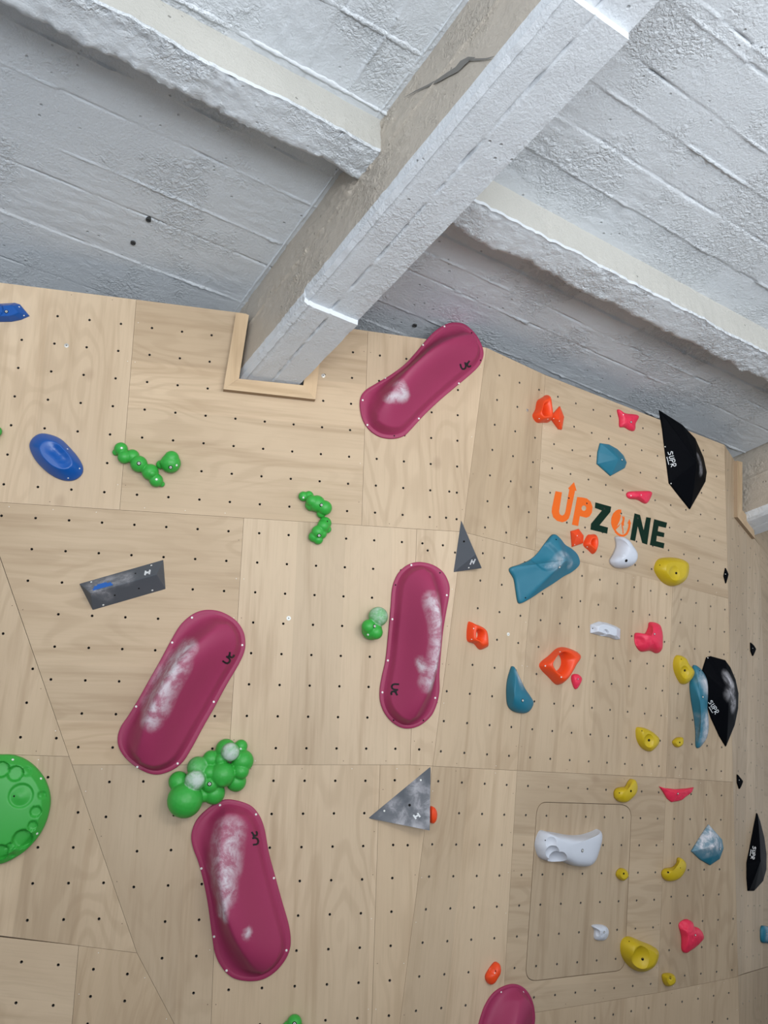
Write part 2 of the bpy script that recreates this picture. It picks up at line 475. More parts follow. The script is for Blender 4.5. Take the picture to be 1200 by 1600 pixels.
HATCH = rrect([((837.5, 1275), (839, 1252.5), (854, 1253)), ((968, 1256.5), (986, 1257), (986.5, 1276)),
               ((977, 1498), (975.5, 1516.5), (962, 1518)), ((840, 1532.5), (821, 1535), (821.5, 1514))])
HG = (((825, 1228), 4, (947, 1234), 6, (804, 1512.5)), [])
panel(F2, WR, [(808, 1204), (1041, 1215), (1028, 1551), (913, 1570), (785, 1590)], HG, 'x', tn(0.85), loops_px=[HATCH], seed=17)
panel(F2, WR, [(1041, 1215), (1145.4, 1222), (1153.1, 1526), (1028, 1551)], (((1102.7, 1280.5), -2, (1053.5, 1279.5), 3, (1099, 1398.7)), []), 'y', tn(0.81, 0.5), seed=18)
panel(F2, WR, [(785, 1590), (913, 1570), (1028, 1551), (1153.1, 1526), (1155.8, 1630), (784, 1630)], (((1115, 1556), -3, (1040, 1570), 1, (1113, 1597)), []), 'y', tn(0.92), seed=19)
# hatch: a lift-out piece of its own
hp = inset([F2.uv(*p) for p in HATCH], 0.0042)
hc = sum(hp, Vector((0, 0))) / len(hp)
hh = grid_holes(F2, HG, hp)
v, f, mi = plate([p - hc for p in hp], [h - hc for h in hh], [], 0.018)
hatch = link('access_hatch', mesh_from('access_hatch', v, f, mi=mi), PANEL_MATS(M_WY), matrix=F2.mat(hc))
hatch.color = (0.80, 0.80, 0.80, 1)
tag(hatch, 'plywood hatch with rounded corners set flush in the wall behind the white jug', 'hatch')
# far right facets
panel(F3, W3, [(1132, 695), (1156, 733), (1161, 815), (1167, 826), (1167, 1100), (1163, 1521), (1153.1, 1525)], (((1160, 960), 1, None, 1, None), []), 'y', tn(0.92), seed=21)
panel(F3, W3, [(1167, 826), (1187, 852), (1195, 1100), (1192, 1512.5), (1163, 1521), (1167, 1100)], (((1178, 990), 1, None, 1, None), []), 'y', tn(0.98), seed=22)
panel(F3, W3, [(1187, 852), (1180, 842), (1176.5, 816), (1420, 660), (1420, 1442), (1192, 1512.5), (1195, 1100)], (((1198, 940), 1, None, 1, None), []), 'x', tn(0.9, 1), seed=23)
panel(FR, WQ, [(1153.2, 1525), (1420, 1442), (1420, 1640), (1420, 1760), (1156, 1640)], (((1180, 1560), 1, None, 1, None), []), 'y', tn(0.85, 1), seed=24)
# left facets
panel(FL, WL, [(-31, 782), (107.9, 1182), (-80, 1176), (-80, 782)], (((41.6, 1098), 1, (97, 1100), 1, (32, 1152)), []), 'y', tn(0.97, 1), seed=25)
panel(FL, WL, [(-80, 1176), (107.9, 1182), (214, 1489), (180, 1484.7), (123, 1477.5), (-80, 1451.9)], (((51, 1380.5), 1, (107, 1380), 1, (42.7, 1438)), []), 'y', tn(0.98, 0.5), seed=26)
panel(FK, WK, [(-80, 1455), (123, 1477.5), (110, 1630), (-80, 1630)], (((33.6, 1503), 1, (91, 1507.6), 1, (25, 1567)), []), 'x', tn(1.06), seed=27)
panel(FK, WK, [(123, 1477.5), (180, 1484.7), (214, 1489), (283, 1620), (288, 1630), (110, 1630)], (((146, 1514.6), 1, (199, 1522), 1, (141.4, 1557)), []), 'y', tn(0.93, 1), seed=28)

# ------------------------------------------------------------------ concrete ceiling, beams and ribs
KS = 1.039
ZC = 1.6 + (5.03 - 1.6) * KS           # ceiling
ZB = 1.6 + (4.4255 - 1.6) * KS         # underside of the beams
ZR = 1.6 + (4.812 - 1.6) * KS          # underside of the rib
BD = Vector((0.52792252, -0.84929254, 0)).normalized()   # along the beams, away from the wall
CD = Vector((-BD.y, BD.x, 0))                            # across the beams, to the right
def bcz(b, c, z): return BD * b + CD * c + Vector((0, 0, z))
BASIS = Matrix(((BD.x, CD.x, 0, 0), (BD.y, CD.y, 0, 0), (0, 0, 1, 0), (0, 0, 0, 1)))

def fbm(x, y, z=0.0, o=4): return noise.fractal(Vector((x, y, z)), 1.0, 2.0, o, noise_basis='PERLIN_ORIGINAL')

def ceiling_bay(name, b0, b1, c0, c1, seams_b, seams_c, ds, dl, fin_dir='b', seed=0.0):
    """form-board concrete soffit: each board line is a raised fin or a crack"""
    rb = ds if fin_dir == 'b' else dl; rc = dl if fin_dir == 'b' else ds
    nb = int((b1 - b0) / rb) + 1; nc = int((c1 - c0) / rc) + 1
    seams = [s * KS for s in (seams_b if fin_dir == 'b' else seams_c)]
    rnd = random.Random(int(seed * 10) + 3)
    lvl = [rnd.uniform(-0.004, 0.004) for _ in range(len(seams) + 1)]
    kind = [rnd.choice((1, 1, -1)) for _ in seams]
    verts = []
    for i in range(nb):
        b = b0 + (b1 - b0) * i / (nb - 1)
        for j in range(nc):
            c = c0 + (c1 - c0) * j / (nc - 1)
            s, t = (b, c) if fin_dir == 'b' else (c, b)
            h = 0.0; k = 0
            for q, (sx, kd) in enumerate(zip(seams, kind)):
                sw = sx + 0.008 * fbm(t * 1.7, q * 3.1 + seed)
                if s > sw: k = q + 1
                d = abs(s - sw)
                if d < 0.025:
                    am = 0.15 + 1.2 * max(0.0, fbm(t * 2.9, q * 5.3 + seed, 2.0) + 0.25)
                    h += kd * 0.012 * am * math.exp(-(d / 0.0062) ** 2) * (1 + 1.1 * fbm(t * 34, q * 2.0 + seed)) * (1.0 if fbm(t * 1.1, q * 7.7 + seed, 5.0) > -0.25 else -0.8)
            h += lvl[k]
            m_ = fbm(b * 1.6 + seed, c * 1.6, 4.0) + 0.05
            if m_ > 0: h += min(1, m_ * 3) * 0.0045 * fbm(b * 17, c * 17, 1.0)
            h += 0.0014 * fbm(b * 6, c * 6, 9.0)
            verts.append((b, c, ZC - h))
    faces = [(i * nc + j, (i + 1) * nc + j, (i + 1) * nc + j + 1, i * nc + j + 1) for i in range(nb - 1) for j in range(nc - 1)]
    me = mesh_from(name, verts, faces, smooth=True)
    return me

ceil = bpy.data.objects.new('ceiling', None)
v = []; f = []
def slab(b0, b1, c0, c1, z0, z1):
    s = len(v)
    for z in (z0, z1):
        for b, c in ((b0, c0), (b1, c0), (b1, c1), (b0, c1)): v.append((b, c, z))
    for q in ((0, 1, 2, 3), (7, 6, 5, 4), (4, 5, 1, 0), (5, 6, 2, 1), (6, 7, 3, 2), (7, 4, 0, 3)): f.append(tuple(s + k for k in q))
slab(-9, 8.5, -8, 14, ZC + 0.03, ZC + 0.25)
ceil = structure(link('ceiling', mesh_from('ceiling', v, f), M_CONC, matrix=BASIS))
def ceil_part(me):
    o = link('soffit_boards', me, M_CONC); o.parent = ceil; return o
RB0, RB1 = -2.67 * KS, -2.455 * KS
ceil_part(ceiling_bay('soffit_left', -5.7, RB0 + 0.02, -1.9, 1.50 * KS, [-5.2, -4.85, -4.54, -4.137, -3.731, -3.51, -3.145, -2.9], [], 0.0075, 0.026, 'b', 1.0))
ceil_part(ceiling_bay('soffit_left_outer', RB1 - 0.02, -0.9, -1.9, 1.50 * KS, [], [-1.1, -.8, -.5, -.2, .05, .22, .43, .637, .862, 1.047, 1.26], 0.0075, 0.026, 'c', 2.0))
ceil_part(ceiling_bay('soffit_right', -5.4, RB0 + 0.02, 1.80 * KS, 6.2, [-4.4, -4.1, -3.85, -3.63, -3.28, -3.09, -2.93], [], 0.0075, 0.028, 'b', 3.0))
ceil_part(ceiling_bay('soffit_right_outer', RB1 - 0.02, -0.6, 1.80 * KS, 6.2, [-2.19, -1.96, -1.737, -1.545, -1.28, -1.215, -0.95], [], 0.0075, 0.028, 'b', 4.0))
# cast lips beside the rib and the beam
def lip(pts, w, hgt, nm):
    vv = []; ff = []; (b0, c0), (b1, c1) = pts
    L = math.hypot(b1 - b0, c1 - c0); n = int(L / 0.02); db, dc = (b1 - b0) / L, (c1 - c0) / L
    for i in range(n + 1):
        t = L * i / n; b = b0 + db * t; c = c0 + dc * t
        ww = w * (1 + 0.6 * fbm(t * 4, w * 90) + 0.5 * fbm(t * 30, w * 50)); hh = hgt * (1 + 0.7 * fbm(t * 6, w * 31) + 0.6 * fbm(t * 37, w * 11))
        for k in range(7):
            a = math.pi * k / 6
            vv.append((b - dc * ww * math.cos(a), c + db * ww * math.cos(a), ZC + 0.004 - hh * math.sin(a)))
    for i in range(n):
        for k in range(6): ff.append((i * 7 + k, i * 7 + k + 1, i * 7 + 8 + k, i * 7 + 7 + k))
    o = link(nm, mesh_from(nm, vv, ff, smooth=True), M_CONC); o.parent = ceil; return o
lip(((-2.41 * KS, -1.9), (-2.41 * KS, 1.50 * KS)), 0.015, 0.011, 'mortar_lip')
lip(((-0.9, 1.452 * KS), (-2.45 * KS, 1.452 * KS)), 0.007, 0.008, 'mortar_lip')
lip(((-2.67 * KS, 1.452 * KS), (-4.5, 1.452 * KS)), 0.008, 0.010, 'mortar_lip')
lip(((-2.07 * KS, 0.8), (-2.06 * KS, 1.46 * KS)), 0.014, 0.012, 'mortar_lip')

def beam(name, c0, c1, b_wall, steps):
    """board-marked concrete beam: profile swept along b, its underside stepping down to the wall"""
    nP = 54; prof = []
    W = c1 - c0
    for k in range(60): prof.append((0, k / 59))            # left face going down
    for k in range(1, 49): prof.append((1, k / 48))         # underside
    for k in range(1, 19): prof.append((2, k / 18))         # right face going up
    n = 300; b_end = 1.5
    verts = []; faces = []
    bs = [b_wall + (b_end - b_wall) * i / n for i in range(n + 1)]
    for st, dz in steps:                                     # crisp step faces
        bs += [st - 0.002, st + 0.002]
    bs.sort()
    for b in bs:
        z = ZB + sum(dz for st, dz in steps if b > st)
        for side, t in prof:
            if side == 0: c = c0; zz = ZC + 0.02 + (z - ZC - 0.02) * t
            elif side == 1: c = c0 + W * t; zz = z
            else: c = c1; zz = z + (ZC + 0.02 - z) * t
            rough = 0.004 * fbm(b * 5, c * 9, zz * 9)
            if side == 0:
                # scrape scars low on the face, one long form-board line half way up
                m_ = max(0.0, fbm(b * 1.3 + 3, zz * 2.5, 5.0) + 0.25)
                rough += 0.014 * m_ * fbm(b * 24, zz * 24, 3.0)
                rough += 0.009 * (1 + 0.8 * fbm(b * 20, 8.0)) * math.exp(-((t - 0.42) / 0.011) ** 2)
                c -= rough
                if t > 0.86: c += 0.035 * ((t - 0.86) / 0.14) ** 2   # softened arris
            elif side == 1:
                mid = 0.5 + 0.03 * fbm(b * 0.8, 7.0)
                crack = max(0.0, fbm(b * 7.0, 2.0) + 0.25)
                zz += rough * 0.6 + 0.030 * min(1.0, crack * 1.6) * math.exp(-((t - mid) / 0.014) ** 2)
                if t > 0.92: zz += 0.010 * max(0.0, fbm(b * 7.0, 9.0)) * (t - 0.92) / 0.08
                if t < 0.18: zz += 0.018 * (1 - t / 0.18) * (1 + 0.4 * fbm(b * 14, 6.0))
            else: c += rough
            verts.append((b, c, zz))
    k = len(prof)
    for i in range(len(bs) - 1):
        for j in range(k - 1):
            faces.append((i * k + j, i * k + j + 1, (i + 1) * k + j + 1, (i + 1) * k + j))
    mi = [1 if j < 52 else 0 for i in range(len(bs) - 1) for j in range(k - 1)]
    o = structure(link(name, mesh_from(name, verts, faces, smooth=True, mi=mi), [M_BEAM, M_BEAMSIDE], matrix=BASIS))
    md = o.modifiers.new('edges', 'EDGE_SPLIT'); md.split_angle = math.radians(50)
    return o
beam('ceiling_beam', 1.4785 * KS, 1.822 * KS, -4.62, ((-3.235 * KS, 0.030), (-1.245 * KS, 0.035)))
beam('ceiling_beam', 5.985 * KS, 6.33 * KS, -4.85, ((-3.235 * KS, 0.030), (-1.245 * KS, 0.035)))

beam1 = [o for o in COL.objects if o.name == 'ceiling_beam'][0]
C0 = 1.4785 * KS
vs = []; fs = []
for pts in ([(632, 152, .2), (650, 142, 1), (668, 134, 1.6), (684, 126, 2.4), (700, 116, 3.4), (714, 108, 4.2), (722, 99, 5.0), (733, 91, 3.0), (742, 90, 1)], [(728, 94, 1), (745, 93, 2.2), (760, 92, 1.4), (772, 88, .4)]):
    s0 = len(vs)
    for px, py, w_ in pts:
        for sg in (-1, 1):
            r = ray(px - 0.55 * sg * w_, py - 0.8 * sg * w_); p = CAM + r * ((C0 - 0.007) / r.dot(CD))
            vs.append((p.dot(BD), p.dot(CD), p.z))
    fs += [(s0 + 2 * k, s0 + 2 * k + 1, s0 + 2 * k + 3, s0 + 2 * k + 2) for k in range(len(pts) - 1)]
o = link('crack', mesh_from('crack', vs, fs), plastic('crack_grime', (0.20, 0.19, 0.175), 0.9)); o.parent = beam1

def rib(name, c0, c1):
    prof = []
    for k in range(12): prof.append((0, k / 11))
    for k in range(1, 17): prof.append((1, k / 16))
    for k in range(1, 9): prof.append((2, k / 8))
    n = int((c1 - c0) / 0.016); verts = []; faces = []
    for i in range(n + 1):
        c = c0 + (c1 - c0) * i / n
        e1 = 0.022 * fbm(c * 2.2, 1.0, 0, 5) + 0.010 * fbm(c * 17, 3.0)      # ragged lower arrises
        e2 = 0.034 * fbm(c * 2.7, 11.0, 0, 6) + 0.016 * fbm(c * 13, 4.0)
        rg = max(0.0, fbm(c * 0.9, 21.0) + 0.45)
        for side, t in prof:
            if side == 0: b = RB1 + e1 * t * t; z = ZC + 0.02 + (ZR - ZC - 0.02) * t
            elif side == 1:
                b = RB1 + e1 + (RB0 + e2 - RB1 - e1) * t; z = ZR
                z += 0.005 * fbm(b * 9, c * 9, 1) + rg * (0.020 * fbm(b * 26, c * 26, 4.0) * (0.25 + 1.0 * (abs(t - 0.5) * 2)))
                if t < 0.1: z += 0.010 * (1 - t / 0.1)
                if t > 0.9: z += 0.014 * (t - 0.9) / 0.1
            else: b = RB0 + e2 * (1 - t); z = ZR + (ZC + 0.02 - ZR) * t
            b += 0.0025 * fbm(c * 8, z * 8, 6.0)
            verts.append((b, c, z))
    k = len(prof)
    for i in range(n):
        for j in range(k - 1): faces.append((i * k + j, (i + 1) * k + j, (i + 1) * k + j + 1, i * k + j + 1))
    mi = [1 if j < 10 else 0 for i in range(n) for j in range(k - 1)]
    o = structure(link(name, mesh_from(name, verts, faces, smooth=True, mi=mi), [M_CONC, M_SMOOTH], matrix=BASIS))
    md = o.modifiers.new('edges', 'EDGE_SPLIT'); md.split_angle = math.radians(62)
    return o
rib('ceiling_beam_rib', -3.0, 1.50 * KS)
rib('ceiling_beam_rib', 1.80 * KS, 6.2)

# floor of crash mats below the frame (lights the wall by bounce)
v = []; f = []
slab(0.3, 8.5, -8, 14, -0.3, 0.0)
slab(-9, 0.3, -8, 14, -0.3, 0.0)
structure(link('floor', mesh_from('floor', v, f, mi=[0] * 6 + [1] * 6), [M_FLOOR, plastic('dark_mat', (0.07, 0.075, 0.085), 0.7)], matrix=BASIS))

# the building's own wall closes the gap above the plywood
pl = [(-8.0, 3.05), (-2.5, 4.40), (0.62, 5.14), (2.80, 6.58), (3.15, 7.0), (5.2, 10.2)]
v = []; f = []
for k in range(len(pl)):
    a = Vector(pl[k]); d0 = (Vector(pl[max(k, 1)]) - Vector(pl[max(k, 1) - 1])).normalized(); bk = Vector((-d0.y, d0.x)) * 0.2
    for z in (4.45, ZC + 0.1):
        v += [(a.x, a.y, z), (a.x + bk.x, a.y + bk.y, z)]
for k in range(len(pl) - 1):
    q = 4 * k
    f += [(q, q + 4, q + 6, q + 2), (q + 1, q + 3, q + 7, q + 5), (q, q + 1, q + 5, q + 4), (q + 2, q + 6, q + 7, q + 3)]
structure(link('wall_rear', mesh_from('wall_rear', v, f), M_CONC))

# timber frames round the beam ends
def frame_board(root, F, px, w0, w1, name='frame_board', horizontal=False):
    q = [F.uv(*p, w1) for p in px]
    c = sum(q, Vector((0, 0))) / len(q)
    q = [p - c for p in q]
    if sum(q[i].x * q[(i + 1) % len(q)].y - q[(i + 1) % len(q)].x * q[i].y for i in range(len(q))) < 0: q.reverse()
    k = len(q)
    if not horizontal: q2 = q
    vs = [(p.x, p.y, 0) for p in q] + [(p.x, p.y, w0 - w1) for p in q]
    fs = [tuple(range(k)), tuple(reversed(range(k, 2 * k)))] + [(i, k + i, k + (i + 1) % k, (i + 1) % k) for i in range(k)]
    mi = [0, 1] + [1] * k
    o = link(name, mesh_from(name, vs, fs, mi=mi), [M_WX if horizontal else M_WY, M_EDGE])
    o.parent = root; o.color = (1.12, 1.06, 0.96, 1)
    o.matrix_parent_inverse = root.matrix_world.inverted()
    o.matrix_basis = F.mat(c, w1)
    return o
fr = bpy.data.objects.new('beam_surround', None); COL.objects.link(fr)
fr.location = FM.world(420, 600); fr['kind'] = 'structure'
bpy.context.view_layer.update()
frame_board(fr, FM, [(369, 488.5), (389, 492), (373.5, 591.5), (349, 608)], 0.0, 0.048)
frame_board(fr, FM, [(349, 608), (373.5, 591.8), (474, 602), (493, 624)], 0.0, 0.048, horizontal=True)
frame_board(fr, FM, [(493, 624), (474, 602), (486, 506), (506, 508)], 0.0, 0.048)
f2 = bpy.data.objects.new('beam_surround', None); COL.objects.link(f2)
f2.location = F3.world(1165, 810); f2['kind'] = 'structure'
bpy.context.view_layer.update()
frame_board(f2, F3, [(1152, 720), (1160, 722), (1160, 797), (1152.5, 808)], 0.0, 0.03)
frame_board(f2, F3, [(1152.5, 808), (1160, 797), (1176.5, 817), (1180, 842)], 0.0, 0.03, horizontal=True)

# ------------------------------------------------------------------ hold builders
class Hold:
    pass

def cat(points, n, closed=True):
    """Catmull-Rom resample of 2-D points to n points by arc length"""
    P = points; k = len(P); dense = []
    for i in range(k):
        p0, p1, p2, p3 = P[i - 1], P[i], P[(i + 1) % k], P[(i + 2) % k]
        for s in range(12):
            t = s / 12
            dense.append(0.5 * ((2 * p1) + (p2 - p0) * t + (2 * p0 - 5 * p1 + 4 * p2 - p3) * t * t + (3 * p1 - p0 - 3 * p2 + p3) * t ** 3))
    L = [0.0]
    for i in range(len(dense)): L.append(L[-1] + (dense[(i + 1) % len(dense)] - dense[i]).length)
    out = []; j = 0
    for i in range(n):
        d = L[-1] * i / n
        while L[j + 1] < d: j += 1
        t = (d - L[j]) / max(1e-9, L[j + 1] - L[j])
        out.append(dense[j].lerp(dense[(j + 1) % len(dense)], t))
    return out

def lin(points, n):
    P = points; k = len(P); L = [0.0]
    for i in range(k): L.append(L[-1] + (P[(i + 1) % k] - P[i]).length)
    ds = sorted(set([L[-1] * i / n for i in range(n)] + L[:-1])); out = []; j = 0
    for d in ds:
        while j < k - 1 and L[j + 1] <= d: j += 1
        t = (d - L[j]) / max(1e-9, L[j + 1] - L[j])
        out.append(P[j].lerp(P[(j + 1) % k], t))
    return out

def ccw(P):
    a = sum(P[i].x * P[(i + 1) % len(P)].y - P[(i + 1) % len(P)].x * P[i].y for i in range(len(P)))
    return P if a > 0 else list(reversed(P))

def finish(h, verts, faces, name, mat, smooth=True, bevel=0.0, remesh=0.0, chalk=None, split=None):
    """turn the built surface into the hold's own object and remember its surface for bolts and prints"""
    me = mesh_from(name, verts, faces, smooth=smooth)
    if chalk:
        at = me.attributes.new('chalk', 'FLOAT', 'POINT')
        for i, vv in enumerate(me.vertices):
            at.data[i].value = chalk(vv.co)
    h.o = link(name, me, mat, matrix=h.F.mat(h.c))
    h.bvh = BVHTree.FromPolygons([tuple(x) for x in verts], [tuple(x) for x in faces])
    h.inv = h.F.mat(h.c).inverted()
    if bevel:
        md = h.o.modifiers.new('bevel', 'BEVEL'); md.width = bevel; md.segments = 3; md.limit_method = 'ANGLE'; md.angle_limit = math.radians(25)
    if remesh:
        md = h.o.modifiers.new('fuse', 'REMESH'); md.mode = 'VOXEL'; md.voxel_size = remesh; md.use_smooth_shade = True
    if split:
        md = h.o.modifiers.new('split', 'EDGE_SPLIT'); md.split_angle = math.radians(split)
    return h

def surf(h, px, py):
    """where the sight line through a pixel meets the hold's surface, in the hold's own frame"""
    o = h.inv @ CAM; d = (h.inv.to_3x3() @ ray(px, py)).normalized()
    loc, nrm, idx, dist = h.bvh.ray_cast(o, d)
    if loc is None:
        q = h.F.uv(px, py) - h.c
        return Vector((q.x, q.y, 0.004)), Vector((0, 0, 1))
    if nrm.dot(d) > 0: nrm = -nrm
    return loc, nrm

def frame_at(loc, nrm):
    z = nrm.normalized(); x = z.orthogonal().normalized(); y = z.cross(x)
    mm = Matrix.Identity(4)
    for i in range(3): mm[i][0] = x[i]; mm[i][1] = y[i]; mm[i][2] = z[i]; mm[i][3] = loc[i]
    return mm

def lathe(profile, n=14):
    vs = []; fs = []
    for r, z in profile:
        for i in range(n): vs.append((r * math.cos(2 * math.pi * i / n), r * math.sin(2 * math.pi * i / n), z))
    for k in range(len(profile) - 1):
        for i in range(n):
            j = (i + 1) % n
            fs.append((k * n + i, k * n + j, (k + 1) * n + j, (k + 1) * n + i))
    fs.append(tuple((len(profile) - 1) * n + i for i in range(n)))
    return vs, fs

_v, _f = lathe([(0.0125, 0.0008), (0.0120, 0.0022), (0.0098, 0.0022), (0.0094, 0.0004)])
ME_SEAT = mesh_from('bolt_seat', _v, _f); ME_SEAT.materials.append(M_DARK)
_v, _f = lathe([(0.0078, 0.0002), (0.0078, 0.0040), (0.0070, 0.0050), (0.0040, 0.0050), (0.0036, 0.0012)], 12)
ME_BOLT = mesh_from('bolt_head', _v, _f)
ME_BOLT.materials.append(M_SCREW); ME_BOLT.materials.append(M_DARK)
ME_BOLT.polygons[-1].material_index = 1
_v, _f = lathe([(0.0068, -0.0005), (0.0066, 0.0014), (0.0050, 0.0022), (0.0020, 0.0022)], 10)
ME_SET = mesh_from('set_screw', _v, _f); ME_SET.materials.append(M_SCREW)
_v, _f = lathe([(0.0052, -0.0005), (0.0050, 0.0010), (0.0040, 0.0010)], 10)
ME_PLUG = mesh_from('screw_hole', _v, _f); ME_PLUG.materials.append(M_DARK)

def put(h, me, name, px, py, s=1.0):
    loc, nrm = surf(h, px, py)
    o = bpy.data.objects.new(name, me); COL.objects.link(o); o.parent = h.o
    o.matrix_local = frame_at(loc, nrm) @ Matrix.Scale(s, 4)
    return o
def bolt(h, px, py, s=1.0):
    b = put(h, ME_SEAT, 'bolt', px, py, s)
    o = bpy.data.objects.new('bolt_head', ME_BOLT); COL.objects.link(o); o.parent = b
def screws(h, pts, s=1.0):
    for p in pts: put(h, ME_SET, 'set_screw', *p, s)
def plugs(h, pts, s=1.0):
    for p in pts: put(h, ME_PLUG, 'screw_hole', *p, s)

def stroke_verts(h, pts, wpx, verts, faces, lift=0.0012, closed=False):
    """a painted ribbon that follows the hold's surface"""
    dense = []
    n = len(pts)
    for i in range(n - 1):
        a, b = Vector(pts[i]), Vector(pts[i + 1]); k = max(2, int((b - a).length / 0.7))
        for j in range(k): dense.append(a.lerp(b, j / k))
    dense.append(Vector(pts[-1]))
    s = len(verts)
    for i, p in enumerate(dense):
        t = (dense[min(i + 1, len(dense) - 1)] - dense[max(i - 1, 0)]).normalized()
        nn = Vector((-t.y, t.x)) * (wpx / 2)
        for q in (p + nn, p - nn):
            loc, nrm = surf(h, q.x, q.y); verts.append(loc + nrm * lift)
    for i in range(len(dense) - 1):
        faces.append((s + 2 * i, s + 2 * i + 1, s + 2 * i + 3, s + 2 * i + 2))

def printed(h, name, strokes, wpx, mat, lift=0.0012):
    vs = []; fs = []
    for st in strokes: stroke_verts(h, st, wpx, vs, fs, lift)
    o = link(name, mesh_from(name, vs, fs), mat); o.parent = h.o
    md = o.modifiers.new('thick', 'SOLIDIFY'); md.thickness = 0.0008; md.offset = 0
    return o

def place_strokes(strokes, org, X, Y):
    return [[(org[0] + X[0] * x + Y[0] * y, org[1] + X[1] * x + Y[1] * y) for x, y in st] for st in strokes]

UC_LOGO = [[(0, 1), (0.0, 0.42), (0.08, 0.12), (0.28, 0.0), (0.48, 0.10), (0.58, 0.40), (0.58, 0.95)],
           [(1.14, 0.92), (0.95, 0.70), (0.58, 0.62)],
           [(0.86, 0.64), (0.76, 0.40), (0.80, 0.12), (0.98, 0.02), (1.16, 0.12)]]
SUPR_LOGO = [[(0.20, 0.85), (0.05, 0.95), (0.0, 0.72), (0.18, 0.45), (0.16, 0.15), (0.0, 0.1)],
             [(0.30, 1.0), (0.30, 0.25), (0.37, 0.08), (0.44, 0.25), (0.44, 1.0)],
             [(0.54, 0.0), (0.54, 1.0), (0.66, 0.95), (0.70, 0.72), (0.66, 0.5), (0.54, 0.45)],
             [(0.80, 0.0), (0.80, 1.0), (0.92, 0.95), (0.96, 0.72), (0.92, 0.5), (0.80, 0.45), (0.98, 0.0)],
             [(0.30, -0.28), (0.80, -0.28)]]
H_LOGO = [[(0.0, 0.0), (0.16, 1.0)], [(0.06, 0.5), (0.70, 0.5)], [(0.60, 0.0), (0.76, 1.0)]]

def chalk_fn(h, lines, reach, w=0.0, power=1.0, amount=1.0):
    """how much chalk a surface point carries: each smear is a line of pixels, with its own reach in metres if given"""
    segs = []
    for l in lines:
        rc = reach
        if isinstance(l, tuple): l, rc = l
        q = [h.F.uv(*p, w) - h.c for p in l]
        segs += [(q[i], q[i + 1], rc) for i in range(len(q) - 1)] if len(q) > 1 else [(q[0], q[0], rc)]
    def fn(co):
        p = Vector((co.x, co.y))
        return amount * max(0.0, max(1 - seg_dist(p, a, b) / rc for a, b, rc in segs)) ** power
    return fn

def begin(F, px_pts):
    h = Hold(); h.F = F
    q = [F.uv(*p) for p in px_pts]
    h.c = sum(q, Vector((0, 0))) / len(q)
    return h

def dent(x, c, r, dp):
    """a pressed pocket (r > 0) or a soft hollow (r < 0); a negative depth makes a bump"""
    d = (x - c).length / abs(r)
    if d >= 1.0: return 0.0
    if r > 0 and dp > 0: return dp * min(1.0, (1 - d * d) * 3.6)
    return dp * (1 - d * d) ** 2

def dome(F, name, mat, outline, apex, H, prof=None, rings=16, n=72, sharp=False, dents=(), edge=0.010, chalk=None, chalk_w=0.0, rough=0.0, split=None, seed=0.0):
    """a hold cast as one shell: its outline on the wall swells to the apex; dents press pockets into it"""
    h = begin(F, outline)
    O = ccw([F.uv(*p) - h.c for p in outline])
    O = lin(O, n) if sharp else cat(O, n)
    n = len(O)
    A = F.uv(*apex, H) - h.c
    if not pip(A.x, A.y, [tuple(p) for p in O]): A = F.uv(*apex) - h.c
    prof = prof or (lambda s: math.sqrt(max(0.0, 1 - s ** 2.2)))
    dd = [(F.uv(*p, hw * H) - h.c, r, dp) for (p, r, dp, hw) in dents]
    verts = []; faces = []
    ss = [1.0, 0.995] + [0.985 * (1 - (k / rings)) for k in range(0, rings)]
    for q, s in enumerate(ss):
        for p in O:
            x = A + (p - A) * s
            z = 0.0 if q == 0 else edge * (0.6 if q == 1 else 1.0) + (H - edge) * prof(s)
            if q > 1:
                for (c, r, dp) in dd:
                    z -= dent(x, c, r, dp)
                if rough: z += rough * fbm(x.x * 30 + seed, x.y * 30, seed)
                z = max(z, 0.003)
            verts.append(Vector((x.x, x.y, z)))
    for q in range(len(ss) - 1):
        for i in range(n):
            j = (i + 1) % n
            faces.append((q * n + i, q * n + j, (q + 1) * n + j, (q + 1) * n + i))
    zc = H
    for (c, r, dp) in dd:
        zc -= dent(A, c, r, dp)
    verts.append(Vector((A.x, A.y, max(zc, 0.003)))); k = len(verts) - 1; b = (len(ss) - 1) * n
    for i in range(n): faces.append((b + i, b + (i + 1) % n, k))
    faces.append(tuple(reversed(range(n))))
    h.H = H
    ch = chalk_fn(h, chalk[0], chalk[1], chalk_w, amount=chalk[2] if len(chalk) > 2 else 0.75) if chalk else None
    return finish(h, verts, faces, name, mat, chalk=ch, split=split)

